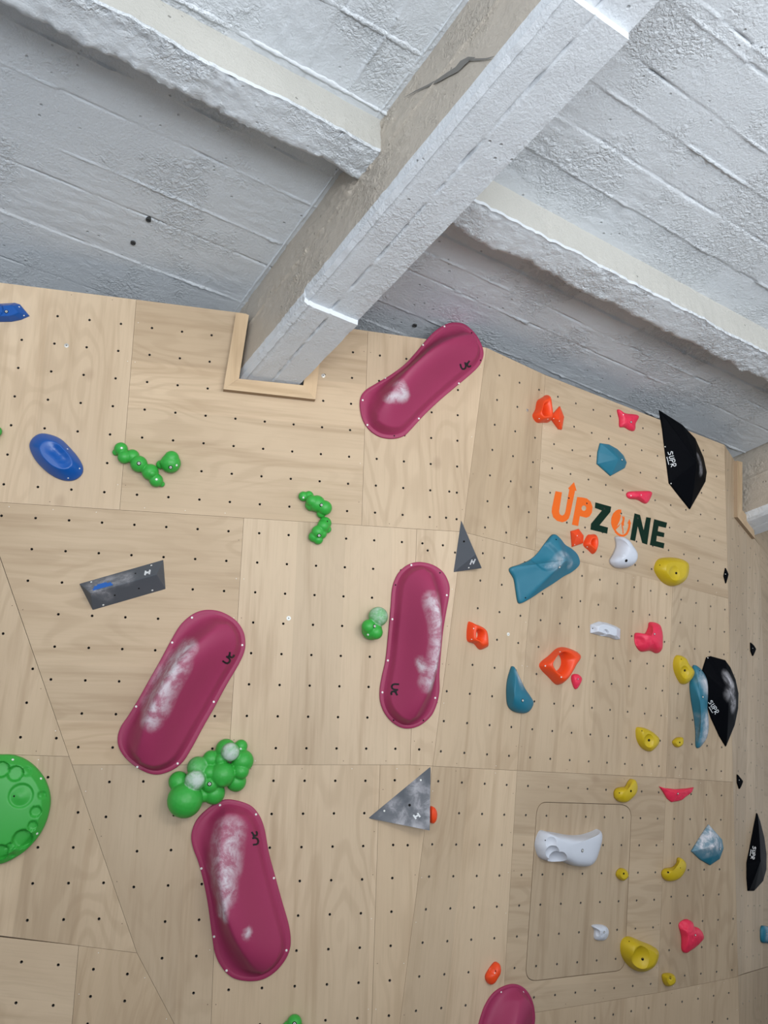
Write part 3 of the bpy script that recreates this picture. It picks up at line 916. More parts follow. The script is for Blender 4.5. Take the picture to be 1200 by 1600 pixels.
def bite(h, cuts, split=32):
    """scoop round bites out of a hold: (px, py, surface height, scoop radius, scoop depth)"""
    mat = h.o.data.materials[0]; tmp = []
    for px, py, w, a, d in cuts:
        R = (a * a + d * d) / (2 * d)
        q = h.F.uv(px, py, w)
        bm = bmesh.new(); bmesh.ops.create_icosphere(bm, subdivisions=5, radius=R)
        me = bpy.data.meshes.new('scoop'); bm.to_mesh(me); bm.free()
        o = bpy.data.objects.new('scoop', me); COL.objects.link(o); o.matrix_world = h.F.mat(q, w + R - d)
        md = h.o.modifiers.new('scoop', 'BOOLEAN'); md.operation = 'DIFFERENCE'; md.solver = 'EXACT'; md.object = o
        tmp.append(o)
    bpy.context.view_layer.update()
    me2 = bpy.data.meshes.new_from_object(h.o.evaluated_get(bpy.context.evaluated_depsgraph_get()))
    nm = h.o.data.name
    h.o.modifiers.clear(); h.o.data = me2; me2.name = nm
    me2.materials.clear(); me2.materials.append(mat)
    for o in tmp:
        m_ = o.data; bpy.data.objects.remove(o); bpy.data.meshes.remove(m_)
    for p in me2.polygons: p.use_smooth = True; p.material_index = 0
    md = h.o.modifiers.new('split', 'EDGE_SPLIT'); md.split_angle = math.radians(split)
    h.bvh = BVHTree.FromPolygons([tuple(v_.co) for v_ in me2.vertices], [tuple(p.vertices) for p in me2.polygons])
    return h

def ringhold(F, name, mat, outline, hole, hr, H, n=64, m=14):
    """a faceted lump with a finger hole right through it"""
    h = begin(F, outline)
    O = ccw([F.uv(*p) - h.c for p in outline]); O = cat(O, n)
    C_ = F.uv(*hole, H * 0.6) - h.c
    k = 0.0040
    verts = []; faces = []
    for q in range(m + 1):
        t = q / m
        for p in O:
            d = (p - C_).normalized(); I = C_ + Vector((d.x * hr[0], d.y * hr[1]))
            x = p.lerp(I, 1 - (1 - t) ** 1.15)
            z = H * (math.sin(math.pi * min(1.0, t * 0.93 + 0.02)) ** 0.75)
            if q == m: z = 0.0
            verts.append(Vector((x.x, x.y, z if q else 0.0)))
    for q in range(m):
        for i in range(n):
            j = (i + 1) % n
            faces.append((q * n + i, q * n + j, (q + 1) * n + j, (q + 1) * n + i))
    return finish(h, verts, faces, name, mat)

def polyhedron(F, name, mat, pts, faces, bevel=0.004, chalk=None, chalk_w=0.05):
    h = begin(F, [p[:2] for p in pts if p[2] == 0])
    vs = []
    for px, py, w in pts:
        q = F.uv(px, py, w) - h.c; vs.append(Vector((q.x, q.y, w)))
    # triangulate and refine so that chalk marks have vertices to live on
    bm = bmesh.new(); bv = [bm.verts.new(v_) for v_ in vs]
    for f_ in faces: bm.faces.new([bv[i] for i in f_])
    bmesh.ops.recalc_face_normals(bm, faces=bm.faces)
    bmesh.ops.bevel(bm, geom=[e for e in bm.edges], offset=bevel, segments=2, affect='EDGES', profile=0.6)
    bmesh.ops.triangulate(bm, faces=[f_ for f_ in bm.faces if len(f_.verts) > 4])
    for _ in range(4):
        es = [e for e in bm.edges if e.calc_length() > 0.04]
        if not es: break
        bmesh.ops.subdivide_edges(bm, edges=es, cuts=1, use_grid_fill=False)
        bmesh.ops.triangulate(bm, faces=[f_ for f_ in bm.faces if len(f_.verts) > 4])
    bm.verts.index_update()
    V_ = [v_.co.copy() for v_ in bm.verts]; F_ = [tuple(x.index for x in f_.verts) for f_ in bm.faces]
    bm.free()
    ch = chalk_fn(h, chalk[0], chalk[1], chalk_w, amount=chalk[2] if len(chalk) > 2 else 0.75) if chalk else None
    return finish(h, V_, F_, name, mat, smooth=False, chalk=ch)

def bubbles(F, name, mat, balls, voxel=0.0045, chalk=None):
    """fused spheres: (px, py, radius in px, how far out of the wall in radii)"""
    h = begin(F, [b[:2] for b in balls])
    bm = bmesh.new()
    chs = []
    for (px, py, r, out) in balls:
        c0 = F.uv(px, py)
        scl = (F.uv(px + 1, py) - c0).length * 0.5 + (F.uv(px, py + 1) - c0).length * 0.5
        R = r * scl * (1.10 if r < 13 else 1.0); w = R * out
        q = F.uv(px, py, w) - h.c
        chs.append((Vector((q.x, q.y, w)), R))
        bmesh.ops.create_icosphere(bm, subdivisions=3, radius=R, matrix=Matrix.Translation((q.x, q.y, w)))
    bm.verts.index_update()
    # keep only what stands in front of the wall
    geom = list(bm.verts) + list(bm.edges) + list(bm.faces)
    res = bmesh.ops.bisect_plane(bm, geom=geom, plane_co=(0, 0, 0.0), plane_no=(0, 0, -1), clear_outer=True)
    ed = [e for e in res['geom_cut'] if isinstance(e, bmesh.types.BMEdge)]
    bmesh.ops.holes_fill(bm, edges=bm.edges, sides=0)
    bm.verts.index_update()
    V_ = [v_.co.copy() for v_ in bm.verts]; F_ = [tuple(x.index for x in f_.verts) for f_ in bm.faces]
    bm.free()
    me = mesh_from(name, V_, F_, smooth=True)
    h.o = link(name, me, mat, matrix=F.mat(h.c))
    h.bvh = BVHTree.FromPolygons([tuple(x) for x in V_], F_); h.inv = F.mat(h.c).inverted()
    # fuse the bubbles into one skin
    md = h.o.modifiers.new('fuse', 'REMESH'); md.mode = 'VOXEL'; md.voxel_size = voxel; md.use_smooth_shade = True
    bpy.context.view_layer.update()
    dg = bpy.context.evaluated_depsgraph_get()
    ev = h.o.evaluated_get(dg)
    me2 = bpy.data.meshes.new_from_object(ev)
    h.o.modifiers.clear(); h.o.data = me2
    if not me2.materials: me2.materials.append(mat)
    me2.name = name
    for p in me2.polygons: p.use_smooth = True
    at = me2.attributes.new('chalk', 'FLOAT', 'POINT')
    if chalk:
        cc = [(chs[i][0], chs[i][1] * 1.06, a) for i, a in chalk]
        for i, vv in enumerate(me2.vertices):
            val = 0.0
            for c0, R, a in cc:
                d = (vv.co - c0).length
                if d < R: val = max(val, a * max(0, min(1, (vv.co.z - c0.z) / R * 1.3 + 0.25)))
            at.data[i].value = val
    return h

PINK_GROUP = 'magenta pill-shaped macro holds'
def macro(F, outline, A, B, side, H, chalk, reach, label, group=PINK_GROUP, peak=0.42):
    """long pill with a flat flange; a wave-shaped ridge leans to one side"""
    h = begin(F, outline)
    n = 150
    O = cat(ccw([F.uv(*p) - h.c for p in outline]), n)
    a = F.uv(*A) - h.c; b = F.uv(*B) - h.c
    ax = (b - a).normalized(); cr = Vector((-ax.y, ax.x)) * side     # towards the ridge side
    L = (b - a).length
    half = sum(abs((p - a).dot(cr)) for p in O) / n * 1.35
    verts = []; faces = []
    R = 34
    ss = [1.0, 1.0, 0.985, 0.90, 0.885] + [0.87 * (1 - k / R) for k in range(R)]
    def height(x):
        t = (x - a).dot(ax) / L; y = (x - a).dot(cr) / half
        tt = (t - 0.5)
        env = max(0.0, 1 - (abs(tt) / 0.86) ** 2.4)
        b0 = peak - 0.9 * tt * tt                      # the crest bows outward in the middle
        d = y - b0
        sg = 0.30 if d > 0 else 0.78
        g = math.exp(-(abs(d) / sg) ** 2.0)
        return H * env * (0.025 + 0.975 * g)
    for q, s in enumerate(ss):
        for p in O:
            t = max(0.0, min(L, (p - a).dot(ax))); M_ = a + ax * t
            x = M_ + (p - M_) * s
            if q == 0: z = 0.0
            elif q == 1: z = 0.011
            elif q == 2: z = 0.014
            elif q == 3: z = 0.013
            else:
                rt = 0.34 if (x - M_).dot(cr) > 0 else 0.24
                e = min(1.0, (1 - s / 0.89) / rt); e = e * e * (3 - 2 * e)
                e = 0.10 * min(1, (1 - s / 0.89) / 0.05) + 0.90 * e
                z = 0.012 + height(x) * e
            verts.append(Vector((x.x, x.y, z)))
    for q in range(len(ss) - 1):
        for i in range(n):
            j = (i + 1) % n
            faces.append((q * n + i, q * n + j, (q + 1) * n + j, (q + 1) * n + i))
    last = (len(ss) - 1) * n
    faces.append(tuple(reversed(range(n))))
    # close the spine
    cent = []
    for i in range(n):
        p = O[i]; t = max(0.0, min(L, (p - a).dot(ax))); M_ = a + ax * t
        cent.append(len(verts)); verts.append(Vector((M_.x, M_.y, 0.012 + height(M_))))
    for i in range(n):
        j = (i + 1) % n
        faces.append((last + i, last + j, cent[j], cent[i]))
    h.H = H
    ch = chalk_fn(h, chalk, reach, H * 0.7, 0.8, 1.15) if chalk else None
    finish(h, verts, faces, 'macro_hold', M_PINK, chalk=ch, split=55)
    tag(h.o, label, 'climbing volume', group)
    return h

# ------------------------------------------------------------------ magenta macros
h = macro(FM, [(562, 637), (563, 622), (570, 611), (587, 600), (609, 587), (631, 570.7), (647, 554), (663.7, 534), (678, 519), (695, 508), (709.5, 504.7), (726, 508), (742.5, 523), (751.7, 539.5), (754.8, 554), (750, 569), (739, 581.7), (715, 602), (689, 624), (663.7, 647.7), (641.7, 671.5), (630.7, 681.6), (614, 686), (594, 683.4), (577.5, 673), (566.5, 657)],
          (606, 641), (711, 549), 1, 0.21, [[(622, 606), (632, 618)], [(608, 622), (628, 620)]], 0.045, 'magenta pill-shaped macro hold tilted under the ceiling beside the concrete beam')
screws(h, [(694.5, 510), (661, 539), (602, 591), (566.7, 625.3), (574, 664), (654.5, 654), (717, 599)])
plugs(h, [(750.7, 563), (737, 520), (616, 681)])
printed(h, 'logo', place_strokes(UC_LOGO, (721.5, 578), (12.5, -5), (-2.5, -9.5)), 2.6, M_INK)
h = macro(FM, [(184, 1153), (189, 1135.5), (200.7, 1118), (216, 1093), (233, 1062.7), (250.5, 1032), (266, 1003), (281, 978), (296.5, 963), (312, 955), (329, 953), (348, 957), (367.4, 968.7), (379, 984), (383, 999.4), (382, 1016.7), (373, 1037.8), (354, 1070), (335, 1105), (315.7, 1139), (300, 1168), (285, 1191), (266, 1204.5), (243, 1210), (220, 1202.6), (199, 1187), (187, 1170)],
          (236, 1158), (332, 1004), 1, 0.23, [([(293, 1012), (276, 1038)], 0.07), ([(276, 1038), (256, 1074), (244, 1103)], 0.10), ([(244, 1103), (238, 1124)], 0.075)], 0.1, 'magenta pill-shaped macro hold leaning right, chalked, above the large green bubble cluster')
screws(h, [(300, 965), (269, 1004), (212.7, 1104), (214.5, 1198.4), (277.5, 1193), (334, 1096.6), (378.5, 1008)])
printed(h, 'logo', place_strokes(UC_LOGO, (355.5, 1038), (9.5, -12.5), (-8, -5.5)), 2.8, M_INK)
h = macro(FM, [(655, 878.4), (638, 882), (624, 893), (616, 907), (612, 922.5), (610, 949), (606, 992.5), (602, 1031), (596.6, 1055.5), (593, 1078), (594, 1097.5), (601, 1115), (613, 1129), (627, 1137), (641, 1138), (657, 1132.5), (673, 1118.5), (681.5, 1101), (686, 1080), (686, 1054), (688.5, 1019), (692, 984), (697, 954), (701.6, 928), (700.8, 912), (692, 894.5), (676, 883)],
          (639, 1092), (657, 924), -1, 0.23, [([(675, 940), (682, 975), (682, 1010), (677, 1042), (668, 1066)], 0.075), ([(655, 1034), (659, 1046)], 0.035)], 0.08, 'magenta pill-shaped macro hold standing upright in the middle of the wall')
screws(h, [(642.7, 883), (613, 967.5), (606, 1032), (597.5, 1081.8), (680, 1090.5), (698, 930)])
plugs(h, [(687.5, 895), (618, 914), (615, 1125.5), (661.5, 1125.7)])
printed(h, 'logo', place_strokes(UC_LOGO, (612.6, 1068.5), (-1.5, 15), (11, 0.8)), 2.8, M_INK)
h = macro(FM, [(360.6, 1249), (342, 1252), (321, 1266), (306, 1283), (299, 1304), (301.6, 1324), (310, 1347), (318.4, 1379), (325, 1414), (330.6, 1455.6), (336, 1489), (347.5, 1512), (364, 1527), (387, 1532), (409, 1529.7), (428, 1519), (443, 1502.5), (451.6, 1485.6), (454, 1467), (450.6, 1442.5), (441, 1409), (430, 1369), (420, 1332), (413, 1294), (404, 1272), (389, 1257)],
          (395, 1474), (357, 1306), 1, 0.23, [([(361, 1304), (356, 1325), (352, 1356)], 0.105), ([(352, 1356), (352, 1392)], 0.08), ([(350, 1400), (347, 1432)], 0.035), ([(384, 1457), (387, 1453)], 0.03)], 0.1, 'magenta pill-shaped macro hold with the heaviest chalk, below the large green bubble cluster')
screws(h, [(343.7, 1258), (400, 1272.5), (428, 1372), (447.5, 1485), (354, 1516.5), (334.5, 1463.5), (314.7, 1357)])
printed(h, 'logo', place_strokes(UC_LOGO, (404, 1319), (-2.5, -17.5), (-9, 1)), 2.8, M_INK)
h = macro(F2, [(750, 1590), (760, 1565), (775, 1547), (797, 1537.5), (815, 1541), (828, 1557), (834, 1580), (833, 1605), (822, 1660), (805, 1740), (790, 1780), (765, 1795), (735, 1785), (720, 1760), (718, 1730), (727, 1680), (740, 1630)],
          (760, 1748), (796, 1582), 1, 0.17, None, 0.1, 'magenta pill-shaped macro hold rising from the bottom edge of the photo, below the hatch')
screws(h, [(818, 1550), (783, 1550)], 0.8)

# ------------------------------------------------------------------ green bubble holds
GG = 'green bubble holds'
h = bubbles(FM, 'bubble_hold', M_GREEN, [(181, 706.7, 5, .5), (189, 701.5, 9.5, .6), (194, 714.3, 9.3, .8), (206.7, 713, 10, .6), (217, 725, 12, .8), (234.7, 737.7, 11.8, .7), (237, 739.5, 6.5, 2.1), (244, 750.5, 9.7, .7), (252.7, 756.3, 4.4, .6)], 0.0035)
tag(h.o, 'green caterpillar-like hold of small bubbles in a slanting row on the upper left wall', 'climbing hold', GG)
bolt(h, 217, 724); screws(h, [(190, 700), (244.5, 749)])
h = bubbles(FM, 'bubble_hold', M_GREEN, [(266.7, 723.7, 15.5, .7), (251, 726, 6.5, .6), (257, 722.5, 6.5, 1.9), (268, 716, 10.5, 1.3)], 0.0035)
tag(h.o, 'small round green hold just right of the caterpillar-like hold', 'climbing hold', GG)
bolt(h, 266.5, 730); screws(h, [(276, 727)])
h = bubbles(FM, 'bubble_hold', M_GREEN, [(474, 775.5, 7, .6), (482.5, 774.5, 6.7, .9), (487.5, 783, 8.5, 1.3), (486, 789, 8.5, .6), (495, 787, 13, .7), (507, 793.5, 10.5, .8), (501.7, 802.5, 6.5, .6)], 0.0033)
tag(h.o, 'green bubble hold, upper of the close pair below the beam end', 'climbing hold', GG)
bolt(h, 502, 789); screws(h, [(474, 777.6)])
h = bubbles(FM, 'bubble_hold', M_GREEN, [(507.8, 817.5, 9, .6), (505, 822, 8.7, 1.1), (511.5, 827, 5.6, .8), (496.5, 831, 9, 1.0), (490.5, 838.5, 7.8, .6), (497, 843, 7, .6), (503, 834, 7, 1.0)], 0.0033)
tag(h.o, 'green bubble hold, lower of the close pair below the beam end', 'climbing hold', GG)
bolt(h, 498.5, 836.5); plugs(h, [(511.5, 814.5)])
h = bubbles(FM, 'bubble_hold', M_GREEN, [(591, 963.5, 15, .9), (581, 984, 16, .6), (576, 979, 10, 1.6), (587, 988, 10, 1.5)], 0.004, chalk=[(0, 0.75)])
tag(h.o, 'green bubble hold touching the left edge of the upright magenta macro', 'climbing hold', GG)
bolt(h, 585, 978.5); screws(h, [(575, 991.7)])
h = bubbles(FM, 'bubble_hold', M_GREEN, [(289, 1250, 28, .75), (279, 1221, 16, .7), (305, 1219, 16.5, 1.7), (309, 1199, 17, .8), (327, 1207, 10.5, 1.7), (330, 1186, 12.5, .8), (328.5, 1226, 13, 1.5), (318, 1241, 11.5, .9), (334, 1239, 18, .5), (348, 1210, 20, 1.0), (347, 1220, 8.5, 3.0), (353, 1171, 16.5, .8), (360, 1175, 14.5, 1.9), (376.5, 1166, 9.5, .8), (379, 1189, 17.5, .8), (376.5, 1205, 11.5, 1.6), (369, 1221, 16, .6), (345, 1187, 8.5, 2.2), (318, 1222, 12, 1.0)], 0.0048, chalk=[(2, 0.95), (12, 0.95), (3, 0.35)])
tag(h.o, 'large green cluster of bubbles between two magenta macros, two bubbles white with chalk', 'climbing hold', GG)
bolt(h, 327.5, 1225); screws(h, [(376, 1170)])
h = bubbles(FM, 'bubble_hold', M_GREEN, [(460, 1598, 11, .8), (450, 1606, 9, .7), (465, 1612, 12, .7)], 0.004)
tag(h.o, 'green bubble hold half cut off by the bottom edge of the photo', 'climbing hold', GG)
bolt(h, 460, 1600)
h = bubbles(FM, 'bubble_hold', M_GREEN, [(-6, 674, 8, .8), (-14, 680, 9, .7)], 0.004)
tag(h.o, 'green hold showing only as a speck at the left edge above the blue oval hold', 'climbing hold', GG)
# cratered green dish
def dish_prof(s):
    if s > 0.86: return 0.25 + 0.5 * (1 - s) / 0.14
    return 0.75 + 0.25 * math.sqrt(max(0, 1 - (s / 0.86) ** 2))
h = dome(FL, 'crater_hold', M_GREEN, [(0, 1178.5), (20.6, 1179), (41, 1186.4), (59, 1201), (73, 1221.5), (79.5, 1246), (77, 1269.6), (68.7, 1293), (55, 1313.6), (33, 1334), (0, 1349), (-35, 1343), (-65, 1318), (-80, 1285), (-82, 1245), (-70, 1210), (-45, 1186), (-20, 1178)], (-5, 1263), 0.10, dish_prof, rings=70, n=180,
         dents=[((3, 1202), 0.043, 0.032, .6), ((25, 1208), 0.042, 0.026, .6), ((33, 1243), 0.066, 0.010, .8), ((33, 1244), 0.056, -0.012, .8), ((66, 1242), 0.020, 0.016, .5), ((57, 1267), 0.030, 0.020, .5), ((52, 1289), 0.026, 0.018, .5), ((36, 1310), 0.052, 0.034, .5), ((2, 1330), 0.042, 0.030, .4), ((17, 1321), 0.022, 0.016, .4), ((42, 1205), 0.024, 0.014, .5), ((20, 1334), 0.014, 0.010, .3)], split=70)
tag(h.o, 'large round green hold with craters, cut by the left edge of the photo', 'climbing hold', GG)
screws(h, [(20, 1187), (64, 1216.5), (58, 1302.5)]); plugs(h, [(22, 1244)])

# ------------------------------------------------------------------ blue holds
BG = 'blue holds on the upper left wall'
h = dome(FM, 'jug_hold', M_BLUE, [(-40, 475), (0, 475.5), (24, 474), (32, 476.5), (46.5, 494), (33, 500), (18, 503), (-40, 504)], (8, 489), 0.055, lambda s: min(1, (1 - s) * 2.4), sharp=True, rings=14, dents=[((-8, 484), 0.05, 0.012, .9)], split=35)
tag(h.o, 'blue hold with a pointed end, cut by the left edge just below the ceiling', 'climbing hold', BG)
bolt(h, 10, 487, 0.9); screws(h, [(30, 479.5), (37.5, 493)], 0.7)
h = dome(FM, 'oval_hold', M_BLUE, [(46, 696), (51, 685), (62.5, 678), (77.5, 679), (95, 686), (110, 700), (122.5, 715), (130, 730), (127.5, 742.5), (115, 751), (97.5, 750.6), (77.5, 741), (60, 725), (50, 710)], (90, 713), 0.085, lambda s: min(1.0, (1 - s ** 1.6) * 1.75) ** 0.9, rings=30, n=96,
         dents=[((82, 700), -0.05, 0.008, 1), ((89, 706), -0.05, 0.010, 1), ((96, 713), -0.05, 0.010, 1), ((103, 721), -0.05, 0.008, 1)])
tag(h.o, 'glossy blue oval hold with a long slot across its top', 'climbing hold', BG)
screws(h, [(105.5, 701.5), (124.3, 732), (106.5, 747)], 0.7)

# ------------------------------------------------------------------ grey wedges
WG = 'dark grey angular volumes'
h = polyhedron(FM, 'wedge_volume', M_GREY, [(123.5, 912, 0), (255.5, 874.3, 0), (259, 920.5, 0), (144.7, 953.5, 0), (141.5, 926.8, 0.10), (244.5, 897.5, 0.10)], [(0, 4, 5, 1), (3, 2, 5, 4), (0, 3, 4), (1, 5, 2), (0, 1, 2, 3)], chalk=([[(146, 915), (180, 907), (200, 904)], [(150, 922), (165, 928)]], 0.05))
tag(h.o, 'long dark grey roof-shaped volume with a blue rub mark on its ridge', 'climbing volume', WG)
screws(h, [(142.6, 909.5), (236.5, 883.4), (238, 922.4), (161.4, 945.3)], 0.85); plugs(h, [(211.6, 896), (217, 919.4), (179.4, 930)])
printed(h, 'logo', place_strokes(H_LOGO, (226.5, 899), (11, -2.6), (-0.4, -6.5)), 2.6, M_WINK)
vs = []; fs = []
for k, (a, b, w_) in enumerate([((145, 921.5), (176, 913), 3.0), ((147, 918.5), (174, 911.5), 4.0), ((152, 915.5), (167, 911.5), 4.0)]): stroke_verts(h, [a, b], w_, vs, fs, 0.0008 + 0.0002 * k)
o = link('rub_mark', mesh_from('rub_mark', vs, fs), M_BPATCH); o.parent = h.o; o['label'] = 'blue rub mark'
h = polyhedron(FM, 'wedge_volume', M_GREY, [(720.3, 812, 0), (708.3, 894.3, 0), (753, 888, 0), (743, 866, 0.085)], [(0, 1, 3), (1, 2, 3), (0, 3, 2), (0, 2, 1)], 0.003)
tag(h.o, 'small dark grey pointed triangular volume above the upright magenta macro', 'climbing volume', WG)
screws(h, [(732.5, 887)], 0.8); plugs(h, [(725, 846)], 1.4)
printed(h, 'logo', place_strokes(H_LOGO, (734.5, 882), (8, -1.6), (2.0, -7.5)), 1.9, M_WINK)
h = polyhedron(FM, 'wedge_volume', M_GREY, [(673, 1197, 0), (574.5, 1278.5, 0), (671, 1288, 0), (671.5, 1298, 0.12)], [(0, 1, 3), (1, 2, 3), (0, 3, 2), (0, 2, 1)], 0.004, chalk=([[(652, 1225), (655, 1262)], [(615, 1262), (632, 1272)], [(606, 1282), (650, 1292)], [(668, 1240), (670, 1280)]], 0.075))
tag(h.o, 'large chalky grey triangular volume with its point to the left', 'climbing volume', WG)
screws(h, [(657.5, 1219), (600.5, 1267)], 0.9); plugs(h, [(640, 1258)], 1.6)
printed(h, 'logo', place_strokes(H_LOGO, (646, 1273.5), (10.5, -5), (2.5, 7)), 2.6, M_WINK)

# ------------------------------------------------------------------ black fins
FG = 'glossy black fin volumes'
fin_prof = lambda s: (1 - s ** 1.15)
h = dome(F2, 'fin_volume', M_BLACK, [(1029, 641), (1034, 670), (1037.5, 700), (1041, 727), (1044.5, 755), (1060, 775), (1077, 796), (1090, 773), (1101, 753), (1103, 738), (1098, 715), (1085, 685), (1064, 663)], (1088, 722), 0.13, fin_prof, sharp=True, rings=20, n=90, chalk=([[(1092, 715), (1097, 735)]], 0.05, 0.7), chalk_w=0.09)  # pale smear by the right edge is a highlight put into the colour
tag(h.o, 'large black fin volume right under the ceiling', 'climbing volume', FG)
screws(h, [(1039.3, 698), (1048.5, 755.5)], 0.75)
printed(h, 'logo', place_strokes(SUPR_LOGO, (1042.5, 706.5), (6, 24), (8.5, -1.5)), 1.0, M_WINK, 0.002)
h = dome(F2, 'fin_volume', M_BLACK, [(1103, 1027), (1110, 1025), (1131.7, 1031), (1140, 1042.5), (1148, 1061.7), (1152.5, 1083), (1152, 1106.7), (1146.7, 1133), (1133, 1166.5), (1123, 1150), (1110, 1121.7), (1101.7, 1096.7), (1096.7, 1047)], (1138, 1085), 0.14, fin_prof, sharp=True, rings=20, n=90, chalk=([[(1140, 1062), (1148, 1075)], [(1138, 1083), (1150, 1100)]], 0.085, 1.2), chalk_w=0.10)  # pale streaks are chalk, with the fin's highlight painted in as well
tag(h.o, 'large black fin volume with chalk, beside the long teal hold', 'climbing volume', FG)
screws(h, [(1106, 1028)], 0.75)
printed(h, 'logo', place_strokes(SUPR_LOGO, (1106, 1097.5), (11.5, 19), (6.5, -4)), 1.0, M_WINK, 0.002)
h = dome(F3, 'fin_volume', M_BLACK, [(1181.5, 1270), (1186, 1282), (1192.5, 1308), (1196, 1334), (1195.8, 1358), (1190.6, 1376.6), (1176.5, 1392), (1167.6, 1392), (1166, 1372), (1166, 1348), (1172, 1318), (1177.5, 1289)], (1188, 1345), 0.10, fin_prof, sharp=True, rings=18, n=80)
tag(h.o, 'black fin volume at the right edge of the photo, seen almost edge-on', 'climbing volume', FG)
printed(h, 'logo', place_strokes(SUPR_LOGO, (1176, 1322), (-3.0, 20), (5.5, 2)), 1.0, M_WINK, 0.002)
SG = 'tiny black fins on the far right'
for F, ol, ap, lb in ((F2, [(1132.5, 887.5), (1135.8, 895), (1133, 911.7), (1130, 900)], (1133.5, 898), 'tiny black fin right of the big yellow hold under the lettering'),
                      (F3, [(1171.7, 1004), (1176, 1008), (1178, 1014), (1175, 1025), (1172, 1017)], (1176, 1014), 'tiny black fin above right of the large chalky black fin'),
                      (F3, [(1150.8, 1210), (1157.5, 1218), (1157, 1227), (1154, 1232.5), (1151, 1223)], (1155, 1220), 'tiny black fin right of the thin red hold')):
    h = dome(F, 'fin_hold', M_BLACK, ol, ap, 0.03, fin_prof, sharp=True, rings=8, n=32)
    tag(h.o, lb, 'climbing hold', SG); screws(h, [(ap[0], ap[1] - 1)], 0.5)

# ------------------------------------------------------------------ orange holds
OG = 'orange holds'
h = ringhold(F2, 'ring_hold', M_ORANGE, [(855, 618), (858, 638), (859.5, 650), (857.5, 659.5), (848, 660.5), (838, 660), (831.7, 650), (836, 640), (839, 626.7), (847, 621)], (848.5, 641), (0.022, 0.034), 0.075)
tag(h.o, 'orange hold with a finger hole, left of a close pair below the ceiling', 'climbing hold', OG); screws(h, [(842.5, 654), (856, 655)], 0.6)
h = dome(F2, 'crimp_hold', M_ORANGE, [(873.5, 635), (880, 651.7), (876.7, 671.7), (871.7, 671), (860, 655), (862, 648)], (873, 655), 0.06, lambda s: (1 - s) ** 0.8, sharp=True, rings=10, n=48)
tag(h.o, 'small pointed orange hold, right of a close pair below the ceiling', 'climbing hold', OG); screws(h, [(865, 654), (874, 658)], 0.55)
h = dome(F2, 'crimp_hold', M_ORANGE, [(891, 830), (903, 826.5), (910.5, 837), (909.6, 849), (893, 854.6)], (901, 838), 0.05, lambda s: (1 - s) ** 0.75, sharp=True, rings=10, n=48)
tag(h.o, 'small orange hold tucked under the letter P, left one of two', 'climbing hold', OG); screws(h, [(898, 851), (902, 837)], 0.6)
h = ringhold(F2, 'ring_hold', M_ORANGE, [(917, 837), (923, 835), (929.5, 836), (931.6, 851), (927, 865.6), (919, 860), (911, 851)], (925, 848), (0.013, 0.015), 0.05)
tag(h.o, 'small orange hold with a finger hole under the letter Z', 'climbing hold', OG); screws(h, [(917.5, 854.5)], 0.6)
h = ringhold(F2, 'ring_hold', M_ORANGE, [(731, 973), (738, 973.5), (756.7, 984), (761, 1007.7), (759, 1012), (749, 1015), (740, 1006), (729.3, 1000)], (747.5, 992), (0.020, 0.026), 0.06)
tag(h.o, 'orange hold with a small oval hole, right of the upright magenta macro', 'climbing hold', OG); screws(h, [(740, 982), (737, 999)], 0.6)
h = ringhold(F2, 'ring_hold', M_ORANGE, [(842, 1039.7), (857.5, 1024), (872, 1012), (888.7, 1013), (905, 1024), (896, 1039), (881, 1062.7), (870, 1070), (857.5, 1059)], (874, 1034.5), (0.062, 0.064), 0.085)
tag(h.o, 'large diamond-shaped orange hold with a round hole through it', 'climbing hold', OG); screws(h, [(875, 1018.5), (852, 1040.5), (877, 1058)], 0.8)
h = dome(F2, 'crimp_hold', M_ORANGE, [(672, 1260), (678, 1262), (681, 1270), (680, 1280), (676, 1286), (671, 1284), (669, 1272)], (675, 1273), 0.04)
tag(h.o, 'orange hold mostly hidden behind the large grey triangular volume', 'climbing hold', OG)
h = dome(F2, 'crimp_hold', M_ORANGE, [(773, 1502.5), (777.5, 1504), (779, 1510), (778, 1518), (773, 1527), (767, 1536), (762, 1536.5), (758, 1530), (758, 1523), (763, 1514), (768, 1507)], (769, 1517), 0.055, dents=[((773.5, 1519), 0.016, 0.010, 1)])
tag(h.o, 'oval orange hold near the bottom, above the macro at the bottom edge', 'climbing hold', OG); screws(h, [(773, 1520.5)], 0.7); plugs(h, [(774, 1517.5)], 0.9)

# ------------------------------------------------------------------ coral red holds
RG = 'coral red holds'
def red(ol, ap, H, lb, bolts=(), dents=(), sharp=False, prof=None, ks=0.7):
    h = dome(F2, 'edge_hold', M_RED, ol, ap, H, prof or (lambda s: (1 - s ** 2.6) ** 0.8), sharp=sharp, dents=dents, rough=0.004, rings=18, seed=ap[0])
    tag(h.o, lb, 'climbing hold', RG)
    for b in bolts: bolt(h, *b, ks)
    return h
h = red([(964, 640), (975, 646), (991.7, 648), (997, 651.7), (992, 661.7), (990, 673), (983, 672.5), (975, 668), (967.5, 667), (966.7, 655)], (980, 657), 0.045, 'ragged coral red hold just under the ceiling, left of the top black fin', [(986, 659.5)]); screws(h, [(974, 648)], 0.6)
h = red([(978, 773), (982, 768.4), (996.7, 767.5), (1015, 768), (1016.5, 775), (1011, 785), (1006, 786.7), (995, 781), (982, 779)], (998, 774), 0.045, 'coral red hold just above the lettering'); screws(h, [(986, 774.5), (1002, 773.5)], 0.6)
